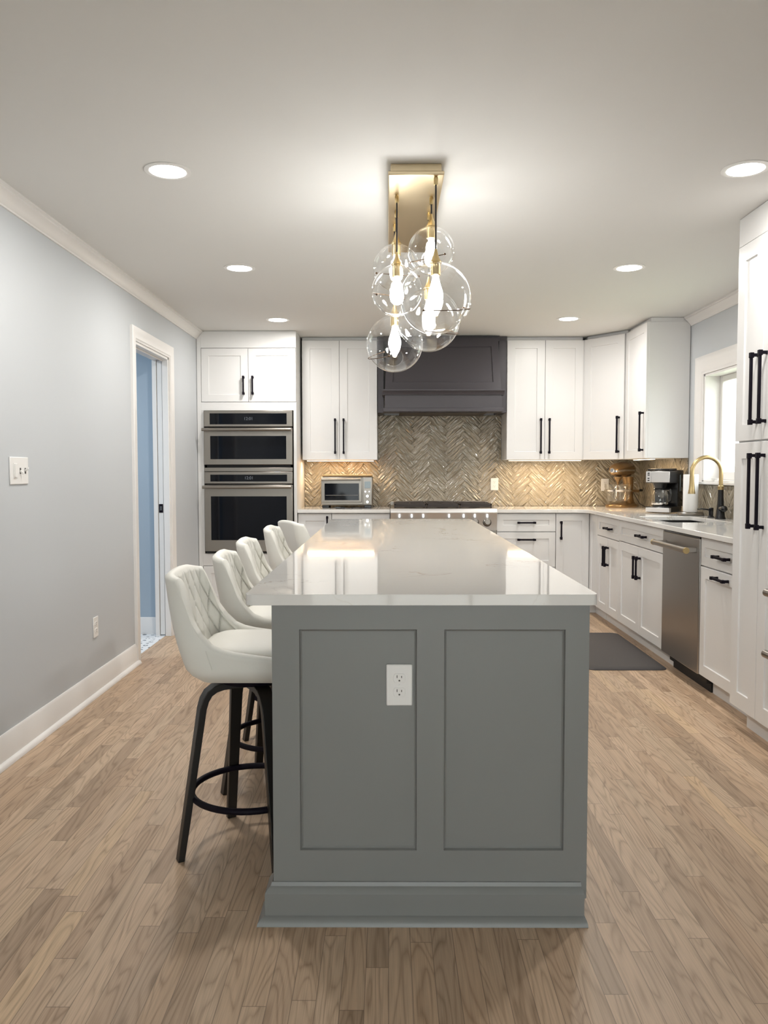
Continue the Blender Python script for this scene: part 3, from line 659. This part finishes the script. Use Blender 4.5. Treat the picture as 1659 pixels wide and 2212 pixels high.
# ------------------------------------------------------------------ bar stools
def lerp_tab(t, tab):
    for (a, va), (b, vb) in zip(tab, tab[1:]):
        if t <= b: k = (t - a) / (b - a); k = max(k, 0); return va + (vb - va) * k
    return tab[-1][1]
RIM = [(0, .915), (.012, .893), (.025, .846), (.036, .792), (.056, .748), (.078, .718), (.105, .704), (.14, .695), (.2, .686), (.28, .676), (.40, .668)]
SB, SD, SW = .592, .40, .205         # seat underside, depth from back to front, half width
def xb(z): return -.170 - .082 * (z - SB) / .335 - .010 * math.sin(min(1, max(0, (z - SB) / .335)) * PI)
def wid(z):
    k = min(1, max(0, (z - .70) / .23)); k = k * k * (3 - 2 * k); return 1.05 - .17 * k
def shell_mesh():
    s = MB(); NT_, NZ = 260, 64; rc = .085
    La = SD - rc; Lc = rc * PI / 2; Lb = 2 * (SW - rc); T = 2 * La + 2 * Lc + Lb
    def plan(q):          # -> (forward offset d, lateral y, normal)
        q0 = q
        if q < La: return (SD - q, -SW, (0, -1), SD - q)
        q -= La
        if q < Lc: a = q / rc; return (rc - rc * math.sin(a), -(SW - rc) - rc * math.cos(a), (-math.sin(a), -math.cos(a)), rc * (1 - math.sin(a)) * .45)
        q -= Lc
        if q < Lb: return (0, -(SW - rc) + q, (-1, 0), 0)
        q -= Lb
        if q < Lc: a = q / rc; return (rc - rc * math.cos(a), (SW - rc) + rc * math.sin(a), (-math.cos(a), math.sin(a)), rc * (1 - math.cos(a)) * .45)
        q -= Lc
        return (rc + q, SW, (0, 1), rc + q)
    loops = []
    for i in range(NT_ + 1):
        q = T * i / NT_; d, y, nn, dr = plan(q)
        dd = max(0, d - rc * .55)
        rim = lerp_tab(dd, RIM) + (.020 * (1 - (abs(y) / SW) ** 2.5) if d < .05 else 0)
        th = .040 if d < .15 else .040 - .010 * min(1, (d - .15) / .2)
        lp = []
        # outer face, bottom to rim
        for k in range(17):
            z = SB + (rim - .018 - SB) * k / 16; tuck = .034 * max(0, 1 - (z - SB) / .045) ** 2; fl = wid(z) - .05 * max(0, 1 - (z - SB) / .1)
            lp.append((xb(z) + d - nn[0] * tuck, y * fl - nn[1] * tuck, z))
        for a in range(1, 6):
            t = PI * a / 6; z = rim - .018 + .018 * math.sin(t); off = th / 2 * (1 - math.cos(t))
            lp.append((xb(rim) + d - nn[0] * off, y * wid(z) - nn[1] * off, z))
        zi0 = .640
        for k in range(NZ + 1):
            z = rim - .018 + (zi0 - rim + .018) * k / NZ
            u = q - T / 2; v = z - .62
            e = min(1, (rim - z) / .05)
            dia = min(abs(math.sin(PI * (u / .082 + v / .125))), abs(math.sin(PI * (u / .082 - v / .125))))
            dep = .0080 * math.exp(-(dia / .13) ** 2) * e if d < .30 else 0
            puff = .004 * min(1, dia * 1.3) * e
            off = th + puff - dep
            lp.append((xb(z) + d - nn[0] * off, y * wid(z) - nn[1] * off, z))
        loops.append(lp)
    s.loft(loops)
    return s
def pad_mesh():
    s = MB(); loops = []
    def outl(sc, z, grow=0):
        x0, x1 = xb(.66) + .035, xb(.66) + SD + .012; pts = rrect(x0, -SW + .026, x1, SW - .026, .075, 8); cx = (x0 + x1) / 2
        return [(cx + (p[0] - cx) * sc, p[1] * sc, z) for p in pts]
    for sc, z in ((.90, SB + .004), (1.0, SB + .03), (1.0, .660), (.985, .676), (.94, .688), (.8, .698), (.55, .705), (.25, .708)): loops.append(outl(sc, z))
    s.loft(loops); return s
st = thing('bar_stool', 'white quilted leather bar stool on black bent legs, nearest the camera', 'bar stool', (-.455, 2.64, 0), 0, 'bar stools along the island')
R0 = ROOT[st.name]
def local(mb): mb.bm.transform(R0); return mb
obj('backrest', local(shell_mesh()), 'leather', st, smooth=60)
obj('seat', local(pad_mesh()), 'leather', st, smooth=60)
piping = MB()
for sgn in (-1, 1): piping.tube([(xb(z) + .105, sgn * (SW * wid(z) + .0005), z) for z in [SB + .05 + k * .012 for k in range(6)]], .0016, 6)
obj('seam', local(piping), 'leather', st)
obj('swivel_plate', local(MB().cyl((.0, 0, .560), (0, 0, SB + .01), .105, .115, 28)), 'black', st, .003)
LEGA = math.radians(208)
prof = [(.02, .552), (.06, .553), (.10, .552), (.125, .546), (.145, .533), (.158, .512), (.166, .485), (.176, .42), (.190, .33), (.205, .235), (.222, .125), (.242, 0)]
for k in range(4):
    a = LEGA + k * PI / 2; u = V((math.cos(a), math.sin(a), 0)); w_ = V((-u.y, u.x, 0)); loops = []
    for i, (r, z) in enumerate(prof):
        p = V(prof[max(i - 1, 0)]) if 0 else None
        r0, z0 = prof[max(i - 1, 0)]; r1, z1 = prof[min(i + 1, len(prof) - 1)]
        t = V((r1 - r0, 0, z1 - z0)).normalized(); n_ = V((-t.z, 0, t.x))        # in radial plane
        hw = .027 - .011 * (i / (len(prof) - 1)); c = u * r + Z * z; nn = u * n_.x + Z * n_.z; hh = .011
        loops.append([c - w_ * hw - nn * hh, c + w_ * hw - nn * hh, c + w_ * hw + nn * hh, c - w_ * hw + nn * hh])
    loops[-1] = [V((q.x, q.y, 0)) for q in loops[-1]]
    obj('leg', local(MB().loft(loops)), 'legs', st, .002, smooth=30)
obj('footrest_ring', local(MB().tube([(.196 * math.cos(t * PI / 24), .196 * math.sin(t * PI / 24), .195) for t in range(48)], .0105, 12, True)), 'black', st)
for x_, y, rz, lab in ((-.430, 3.19, .06, 'white quilted bar stool second from the camera along the island'), (-.452, 3.80, .02, 'white quilted bar stool in the middle of the row of five'), (-.455, 4.64, .0, 'white quilted bar stool second from the far end of the row'), (-.440, 5.23, .55, 'white quilted bar stool farthest from the camera, before the ovens')):
    dup(st, (x_, y, 0), rz, lab)

# ------------------------------------------------------------------ range
rg = thing('range', 'stainless range with black grates between the white base cabinets', 'range', (.475, 7.2, 0))
rx0, rx1 = .018, .932
obj('body', MB().box((rx0, 6.955, .09), (rx1, YB - .014, .905)), 'steel', rg, .002)
obj('cooktop', MB().box((rx0, 6.93, .905), (rx1, YB - .014, .925)), 'steel', rg, .003)
cpn = obj('control_panel', MB().extr([(0, .735), (.035, .735), (.055, .875), (.065, .888), (.062, .905), (.045, .922), (0, .925)], (rx0, 6.955, 0), (0, -1, 0), Z, (rx1 - rx0, 0, 0)), 'steel3', rg, .002)
for x in (.095, .200, .299, .520, .645, .741, .847):
    kn = MB().lathe([(.031, 0), (.031, .006), (.026, .010), (.0245, .036), (.021, .040), (.001, .040)], (x, 6.908, .805), 24, (0, -1, .14))
    ko = obj('knob', kn, 'steel', cpn, smooth=30)
    obj('knob_bezel', MB().lathe([(.036, -.004), (.036, .004), (.031, .006)], (x, 6.909, .805), 24, (0, -1, .14)), 'blackp', ko)
    obj('knob_light', MB().box((x - .006, 6.895, .848), (x + .006, 6.903, .872)), 'led', ko)
for k in range(3):
    gx0, gx1 = rx0 + .035 + k * .284, rx0 + .035 + k * .284 + .276; s = MB(); y0, y1 = 6.99, 7.50
    s.box((gx0, y0, .948), (gx1, y0 + .012, .962)); s.box((gx0, y1 - .012, .948), (gx1, y1, .962)); s.box((gx0, y0, .948), (gx0 + .012, y1, .962)); s.box((gx1 - .012, y0, .948), (gx1, y1, .962)); s.box((gx0, (y0 + y1) / 2 - .006, .948), (gx1, (y0 + y1) / 2 + .006, .962))
    for yy in (y0 + .125, y1 - .125):
        s.box((gx0, yy - .005, .950), (gx1, yy + .005, .962)); s.box(((gx0 + gx1) / 2 - .005, yy - .12, .950), ((gx0 + gx1) / 2 + .005, yy + .12, .962))
    for xx in (gx0, gx1 - .014):
        for yy in (y0, y1 - .014): s.box((xx, yy, .9245), (xx + .014, yy + .014, .95))
    s.box((gx0, y0 + .001, .932), (gx1, y0 + .008, .95))
    go = obj('grate', s, 'iron', rg, .002)
    for yy in (y0 + .125, y1 - .125): obj('burner', MB().lathe([(.052, .925), (.052, .934), (.036, .936), (.036, .944), (.001, .945)], ((gx0 + gx1) / 2, yy, 0), 24), 'iron', rg)
obj('back_guard', MB().box((rx0, YB - .06, .925), (rx1, YB - .014, .964)), 'steel', rg, .003)
od = obj('oven_door', MB().box((rx0 + .004, 6.93, .12), (rx1 - .004, 6.956, .722)), 'steel', rg, .004)
obj('window', MB().box((.17, 6.927, .26), (.78, 6.932, .58)), 'ovenglass', od)
h = MB().cyl((rx0 + .04, 6.868, .675), (rx1 - .04, 6.868, .675), .015)
for x in (rx0 + .07, rx1 - .07): h.cyl((x, 6.93, .675), (x, 6.868, .675), .010)
obj('handle', h, 'steel', od)
obj('kick_plate', MB().box((rx0 + .01, 7.0, 0), (rx1 - .01, 7.02, .09)), 'dark', rg)
# ------------------------------------------------------------------ toaster oven and board
to = thing('toaster_oven', 'stainless countertop toaster oven on the left counter', 'toaster oven', (-.37, 7.36, .9145))
tx0, tx1, ty0, ty1, tz0, tz1 = -.605, -.140, 7.20, 7.50, .938, 1.196
obj('body', MB().box((tx0, ty0 + .012, tz0), (tx1, ty1, tz1)), 'steel', to, .012, 3)
d = obj('door', MB().box((tx0 + .004, ty0 - .004, tz0 + .028), (-.236, ty0 + .014, tz1 - .006)), 'steel', to, .005)
obj('window', MB().box((tx0 + .036, ty0 - .0055, .985), (-.262, ty0 - .003, 1.135)), 'ovenglass', d, .001)
obj('rack', MB().cyl((tx0 + .045, ty0 - .007, 1.030), (-.27, ty0 - .007, 1.030), .0018, n=8), 'chrome', d)
h = MB().cyl((tx0 + .016, ty0 - .034, 1.170), (-.247, ty0 - .034, 1.170), .009)
for x in (tx0 + .02, -.255): h.cyl((x - .008, ty0 - .034, 1.17), (x + .008, ty0 - .034, 1.17), .0125); h.box((x - .006, ty0 - .034, 1.163), (x + .006, ty0, 1.177))
obj('handle', h, 'steel', d, .001)
cpo = obj('control_panel', MB().box((-.228, ty0 - .002, tz0 + .006), (tx1 - .006, ty0 + .014, tz1 - .004)), 'steel', to, .004)
obj('display', MB().box((-.212, ty0 - .004, 1.092), (-.158, ty0 - .001, 1.152)), 'lcd', cpo, .002)
for x, z, r in ((-.205, 1.062, .0105), (-.170, 1.062, .0075), (-.187, 1.022, .0165), (-.187, .970, .0165)):
    obj('knob', MB().lathe([(r, 0), (r * .95, .012), (r * .8, .016), (.001, .016)], (x, ty0 - .001, z), 20, (0, -1, 0)), 'chrome', cpo, smooth=30)
for x in (tx0 + .012, tx1 - .075):
    for y in (ty0 + .02, ty1 - .06): obj('foot', MB().box((x, y, .9145), (x + .06, y + .04, tz0 + .004)), 'blackp', to, .003)
tc = thing('power_cord', 'black power cord coiled on the counter under the toaster oven', 'cord', (-.33, 7.17, .915))
pts = []
for i in range(60):
    t = i / 59; pts.append((-.46 + .27 * t + .02 * math.sin(t * 19), 7.15 + .022 * math.sin(t * 27) + .03 * t, .9175 + .003 * (1 + math.sin(t * 31))))
obj('wire', MB().tube(pts, .0028, 8), 'cord', tc); obj('plug', MB().box((-.47, 7.145, .9148), (-.385, 7.167, .9275)), 'blackp', tc, .004)
cb = obj('cutting_board', MB().box((-.592, 7.215, 1.1975), (-.150, 7.49, 1.213)), 'wood', None, .003); tag(cb, 'bamboo cutting board lying on top of the toaster oven', 'cutting board')

# ------------------------------------------------------------------ stand mixer
MXP = (2.118, 7.335, .9145); MXA = math.radians(180 + 43)
mx = thing('stand_mixer', 'bronze stand mixer with a glass bowl in the counter corner', 'stand mixer', MXP, MXA)
XM = ROOT[mx.name]
K = lambda: MB(XM)
basep = [(p[0], p[1]) for p in rrect(-.165, -.11, .165, .11, .10, 10)]
def bl_(sc, z): return [(p[0] * sc, p[1] * sc, z) for p in basep]
obj('base', K().loft([bl_(.97, 0), bl_(1, .006), bl_(1, .018), bl_(.96, .027), bl_(.80, .036)]), 'copper', mx, smooth=50)
col = []
for z, x, a, b_ in ((.025, -.100, .070, .085), (.05, -.105, .052, .060), (.09, -.110, .042, .048), (.16, -.112, .038, .044), (.22, -.108, .042, .048), (.275, -.095, .055, .056)):
    col.append([(x + a * math.cos(t * PI / 12), b_ * math.sin(t * PI / 12), z) for t in range(24)])
obj('column', K().loft(col), 'copper', mx, smooth=60)
hdp = [(-.172, .010, .0), (-.168, .036, .0), (-.150, .058, .0), (-.11, .071, .0), (-.04, .077, .0), (.05, .074, .0), (.11, .066, -.003), (.145, .052, -.006), (.158, .034, -.008), (.162, .012, -.010)]
hl = []
for x, r, dz in hdp:
    lp = []
    for t in range(28):
        a = t * 2 * PI / 28; zz = math.sin(a); lp.append((x, r * .92 * math.cos(a), .338 + dz + (r * .98 * zz if zz > 0 else r * .80 * zz)))
    hl.append(lp)
ho_ = obj('head', K().loft(hl), 'copper', mx, smooth=60)
bd = []
for x, r, dz in hdp:
    bd.append([(x * 1.004, (r * .92 + .0012) * math.cos(a), .338 + dz + (r + .001) * math.sin(a)) for a in [k * 2 * PI / 40 for k in (-2.6, -1.5, -.5, .5)]])
bandm = K()
for sg in (1, -1):
    L = [[(x * 1.004, sg * (r * .92 + .0015), .338 + dz + q) for q in (-.012, .004)] for x, r, dz in hdp]
    bandm.loft(L, caps=False, closed=False)
obj('trim_band', bandm, 'chrome', ho_, label='chrome trim band')
obj('hub_cap', K().lathe([(.022, 0), (.022, .010), (.016, .014), (.001, .014)], (.155, 0, .335), 20, (1, 0, 0)), 'chrome', ho_, smooth=30)
obj('knob', K().lathe([(.010, 0), (.010, .018), (.007, .022), (.001, .022)], (.11, -.058, .345), 14, (0, -1, 0)), 'blackp', ho_, smooth=30)
obj('beater_shaft', K().lathe([(.040, .275), (.030, .255), (.016, .235), (.010, .215), (.008, .09)], (.065, 0, 0), 20), 'copper', mx, smooth=50)
bt = K()
for k in range(6):
    a = k * PI / 3; bt.tube([(.065 + .008 * math.cos(a), .008 * math.sin(a), .20), (.065 + .05 * math.cos(a), .05 * math.sin(a), .14), (.065 + .045 * math.cos(a), .045 * math.sin(a), .085), (.065, 0, .062)], .002, 6)
obj('whisk', bt, 'chrome', mx)
bw = [(.035, .040), (.070, .044), (.088, .062), (.104, .110), (.112, .160), (.116, .205), (.121, .210)]
obj('bowl', K().loft([[(.062 + r * math.cos(t * PI / 20), r * math.sin(t * PI / 20), z) for t in range(40)] for r, z in bw], caps=False), 'bowlglass', mx, smooth=60)
obj('bowl_ring', K().loft([[(.062 + r * math.cos(t * PI / 20), r * math.sin(t * PI / 20), z) for t in range(40)] for r, z in ((.1105, .145), (.119, .145), (.121, .160), (.1125, .160), (.1105, .145))], caps=False), 'chrome', mx, smooth=30)
obj('bowl_arm', K().box((-.10, -.115, .142), (.06, -.103, .156)).box((-.10, .103, .142), (.06, .115, .156)).box((-.11, -.115, .136), (-.085, .115, .160)), 'copper', mx, .003)
lv = obj('lift_lever', K().tube([(-.125, .045, .222), (-.14, .062, .228), (-.165, .068, .205), (-.178, .068, .168), (-.185, .07, .150)], .0055, 10), 'chrome', mx)
obj('lever_grip', K().lathe([(.008, -.004), (.012, .004), (.012, .038), (.009, .045)], (-.183, .07, .152), 14, (-1, .1, 0)), 'blackp', lv)
obj('power_cord', MB().tube([(2.195, 7.40, 1.13), (2.245, 7.37, 1.03), (2.275, 7.31, .95), (2.30, 7.22, .921), (2.315, 7.12, .919), (2.335, 7.03, .919), (2.338, 6.93, .919), (2.325, 6.86, .919), (2.305, 6.80, .919)], .0032, 8), 'cord', mx)

# ------------------------------------------------------------------ coffee maker
CM = thing('coffee_maker', 'black and stainless drip coffee maker beside the paper towels', 'coffee maker', (2.186, 6.385, .9145), math.radians(-43)); XC = ROOT[CM.name]
K = lambda: MB(XC)      # local: front is -y
obj('base', K().box((-.095, -.135, .006), (.095, .10, .052)), 'blackp', CM, .006)
obj('base_band', K().box((-.096, -.1375, .010), (.096, -.10, .044)), 'steel3', CM, .003)
obj('warming_plate', K().lathe([(.070, .052), (.070, .057), (.001, .057)], (-.012, -.06, 0)), 'blackp', CM)
obj('tower', K().box((-.095, .02, .05), (.095, .124, .338)), 'blackp', CM, .006)
obj('gauge', K().box((.0945, .055, .17), (.0965, .07, .30)), 'lcd', CM, .001)
hc = obj('head', K().box((-.095, -.135, .235), (.095, .03, .332)), 'blackp', CM, .005)
obj('head_panel', K().box((-.052, -.1385, .242), (.096, -.13, .326)), 'steel3', hc, .003)
cp2 = obj('control_panel', K().box((-.096, -.138, .242), (-.053, -.13, .326)), 'steel3', hc, .002)
for z in (.312, .298, .272, .256): obj('button', K().box((-.082, -.1395, z - .004), (-.066, -.1375, z + .004)), 'blackp', cp2, .001)
obj('lid', K().obox((-.088, -.125, .334), (.176, 0, 0), (0, .14, 0.004), (0, 0, .012)), 'blackp', CM, .003)
obj('filter_basket', K().lathe([(.045, .195), (.060, .235)], (-.012, -.06, 0)), 'blackp', CM)
cf = obj('carafe', K().loft([[(-.012 + r * math.cos(t * PI / 18), -.06 + r * math.sin(t * PI / 18), z) for t in range(36)] for r, z in ((.052, .058), (.062, .064), (.066, .09), (.064, .14), (.052, .172), (.048, .185))], caps=False), 'bowlglass', CM, smooth=60)
obj('carafe_lid', K().lathe([(.050, .180), (.052, .190), (.042, .197), (.001, .198)], (-.012, -.06, 0)), 'blackp', cf)
obj('carafe_handle', K().tube([(.035, -.075, .185), (.085, -.10, .182), (.098, -.107, .15), (.093, -.104, .105), (.065, -.09, .085)], [.010, .011, .010, .009, .006], 10), 'blackp', cf)
obj('carafe_band', K().loft([[(-.012 + r * math.cos(t * PI / 18), -.06 + r * math.sin(t * PI / 18), z) for t in range(36)] for r, z in ((.0535, .0585), (.064, .066), (.0668, .078), (.0655, .078), (.062, .066), (.0535, .0585))], caps=False), 'chrome', cf)
# ------------------------------------------------------------------ paper towels
pt = thing('paper_towel_holder', 'paper towel roll on a round steel stand beside the coffee maker', 'paper towel holder', (2.250, 6.015, .9145))
cx, cy = 2.250, 6.015
obj('stand_base', MB().lathe([(.085, 0), (.092, .004), (.092, .018), (.086, .024), (.001, .025)], (cx, cy, .9145)), 'steel', pt, smooth=40)
obj('rod', MB().cyl((cx, cy, .93), (cx, cy, 1.262), .006).sphere((cx, cy, 1.268), .010, 12, 8), 'steel', pt)
rl_ = obj('paper_roll', MB().loft([MB().ring((cx, cy, z), (0, 0, 1), r, 40) for r, z in ((.019, .941), (.052, .941), (.054, .945), (.054, 1.215), (.052, 1.219), (.019, 1.219), (.019, .941))], caps=False), 'paper', pt)
# ------------------------------------------------------------------ faucet, soap, sill dish
fc = thing('faucet', 'black and brass gooseneck kitchen faucet behind the sink', 'faucet', (2.292, 5.575, .9145))
fx_, fy_, fz = 2.292, 5.575, .9145
obj('body', MB().lathe([(.036, 0), (.036, .004), (.031, .02), (.0265, .06), (.0225, .10), (.0195, .15), (.0185, .205)], (fx_, fy_, fz)), 'blackp', fc, smooth=40)
ar = [(fx_, fy_, fz + .225 + k * .02) for k in range(6)]; rad = .100; zc = fz + .325
for k in range(1, 25): t = PI * k / 24; ar.append((fx_ - rad + rad * math.cos(t), fy_, zc + rad * math.sin(t)))
ar += [(fx_ - 2 * rad, fy_, zc - .012 - k * .012) for k in range(3)]
obj('spout', MB().tube(ar, .0138, 16), 'brass', fc, label='brass gooseneck spout')
obj('collar', MB().lathe([(.0185, .200), (.0195, .204), (.0195, .226), (.0165, .230)], (fx_, fy_, fz)), 'brass', fc, smooth=30)
obj('spray_head', MB().lathe([(.0150, 0), (.0155, -.03), (.0165, -.055), (.0195, -.09), (.0245, -.118), (.0245, -.122), (.001, -.122)], (fx_ - 2 * rad, fy_, zc - .030)), 'brass', fc, smooth=40)
obj('lever_hub', MB().cyl((fx_, fy_ - .015, fz + .072), (fx_, fy_ - .060, fz + .072), .0205, .0205, 24).sphere((fx_, fy_ - .062, fz + .072), .0215, 20, 12), 'blackp', fc)
sd = thing('soap_dispenser', 'small black soap dispenser pump beside the faucet', 'soap dispenser', (2.292, 5.735, .9145))
obj('pump_body', MB().lathe([(.024, 0), (.024, .004), (.0155, .012), (.0155, .04), (.0165, .042), (.0165, .066), (.013, .070), (.001, .070)], (2.292, 5.735, .9145)), 'blackp', sd, smooth=35)
obj('nozzle', MB().tube([(2.288, 5.735, .966), (2.26, 5.735, .972), (2.225, 5.735, .976), (2.195, 5.735, .973)], [.006, .0055, .005, .004], 10), 'blackp', sd)
dsh = obj('soap_dish', MB().loft([[(2.378 + a * .55 * math.cos(t * PI / 16), 5.88 + a * math.sin(t * PI / 16), wZ0 + z) for t in range(32)] for a, z in ((.028, .0005), (.040, .006), (.050, .028), (.046, .028), (.034, .010), (.001, .009))]), 'plate'); tag(dsh, 'small white dish standing on the window sill', 'dish')
# ------------------------------------------------------------------ floor mat
mt = obj('floor_mat', MB().loft([[(p[0], p[1], z) for p in rrect(1.25 + i, 4.995 + i, 1.752 - i, 6.12 - i, .05, 6)] for i, z in ((0, .0005), (0, .004), (.012, .012), (.03, .017), (.05, .018))]), 'matblk', smooth=60)
tag(mt, 'dark cushioned kitchen mat on the floor before the sink', 'mat')

# ------------------------------------------------------------------ pendant cluster
pc = thing('pendant_light', 'brass pendant cluster of six clear glass globes over the island', 'pendant light', (.108, 3.68, H))
obj('canopy', MB().box((.010, 3.195, H - .036), (.207, 4.26, H - .0005)), 'gold', pc, .003)
obj('canopy_plate', MB().box((.000, 3.172, H - .052), (.217, 4.285, H - .036)), 'gold', pc, .004)
globes = [(.185, 3.19, 1.920, .139, 0), (.036, 3.40, 1.997, .1055, 1), (.180, 3.42, 2.166, .098, 2), (.036, 3.60, 2.140, .103, 3), (.180, 3.63, 1.917, .139, 4), (.030, 3.80, 1.840, .132, 5)]
for gx, gy, gz, r, i in globes:
    top = gz + r
    obj('cord', MB().cyl((gx, gy, top + .045), (gx, gy, H - .075), .0035, n=10), 'cord', pc)
    obj('cord_grip', MB().lathe([(.0075, 0), (.0085, .004), (.0085, .026), (.005, .034)], (gx, gy, H - .085), 16), 'brass', pc)
    sk_ = obj('socket', MB().lathe([(.0050, .056), (.0065, .048), (.0105, .032), (.0175, .014), (.0245, .005), (.0245, .001), (.0195, .0), (.0195, -.044), (.016, -.047), (.001, -.047)][::-1], (gx, gy, top - .004), 24), 'brass', pc, smooth=35)
    bl0 = top - .053
    obj('bulb', MB().lathe([(.0125, 0), (.0135, -.012), (.020, -.035), (.0275, -.058), (.0295, -.078), (.025, -.097), (.014, -.108), (.001, -.111)], (gx, gy, bl0), 20), 'bulb', sk_, smooth=60)
    # blown globe with a round side opening that has a rolled lip
    ax = V((math.cos(i * 2.1 + .4), math.sin(i * 2.1 + .4) * .8 - .2, -.75)).normalized()
    prof_ = []; t0 = .36
    for k in range(25): t = t0 + (PI - t0) * k / 24; prof_.append((r * math.sin(t), r * math.cos(t)))
    g_ = MB().loft([MB().ring(V((gx, gy, gz)) + ax * z, ax, max(q, 1e-4), 48) for q, z in prof_], caps=False)
    go = obj('globe', g_, 'glass', pc, smooth=180)
    obj('globe_lip', MB().tube(MB().ring(V((gx, gy, gz)) + ax * (r * math.cos(t0)), ax, r * math.sin(t0), 32), .0016, 8, True), 'glass', go)
    a0 = V((math.cos(i * 1.7), math.sin(i * 1.7) - .9, .25 * math.sin(i * 3))).normalized(); tl = V((.25 * math.sin(i * 2.2), -.25, 1)).normalized(); a0 = (a0 - tl * a0.dot(tl)).normalized(); b0 = tl.cross(a0)
    hc_ = V((gx, gy, gz - r * .28)); rr_ = r * .965
    wp = [hc_ + a0 * (rr_ * math.cos(t)) + b0 * (rr_ * math.sin(t)) for t in [-1.25 + 2.5 * k / 30 for k in range(31)]]
    wm = MB().tube(wp, .0019, 6)
    for e in (wp[0], wp[-1]): wm.sphere(e, .005, 10, 6)
    obj('wire', wm, 'bronzewire', go)

# ------------------------------------------------------------------ recessed lights
first = None
for x, y, lab in ((-.875, 3.265, 'large recessed ceiling light at left nearest the camera'), (-.873, 4.80, 'recessed ceiling light at left in the middle of its row'), (-.871, 6.43, 'recessed ceiling light at left over the wall ovens'), (1.415, 6.41, 'recessed ceiling light at right before the hood and corner cabinets'), (1.416, 4.815, 'recessed ceiling light at right in the middle of its row'), (1.413, 3.262, 'recessed ceiling light at right nearest the camera, cut by frame edge')):
    if not first:
        first = thing('recessed_light', lab, 'ceiling light', (x, y, H), group='recessed ceiling lights')
        obj('trim_ring', MB().loft([MB().ring((x, y, H - z), (0, 0, 1), r, 40) for r, z in ((.071, .0005), (.092, .0005), (.092, .003), (.076, .006), (.071, .004), (.071, .0005))], caps=False), 'plate', first)
        obj('lens', MB().cyl((x, y, H - .0045), (x, y, H - .0008), .0715, n=40), 'canlens', first)
        area('lamp', (x, y, H - .0055), .142, P_CAN, C_CAN, first)
    else: dup(first, (x, y, H), 0, lab)
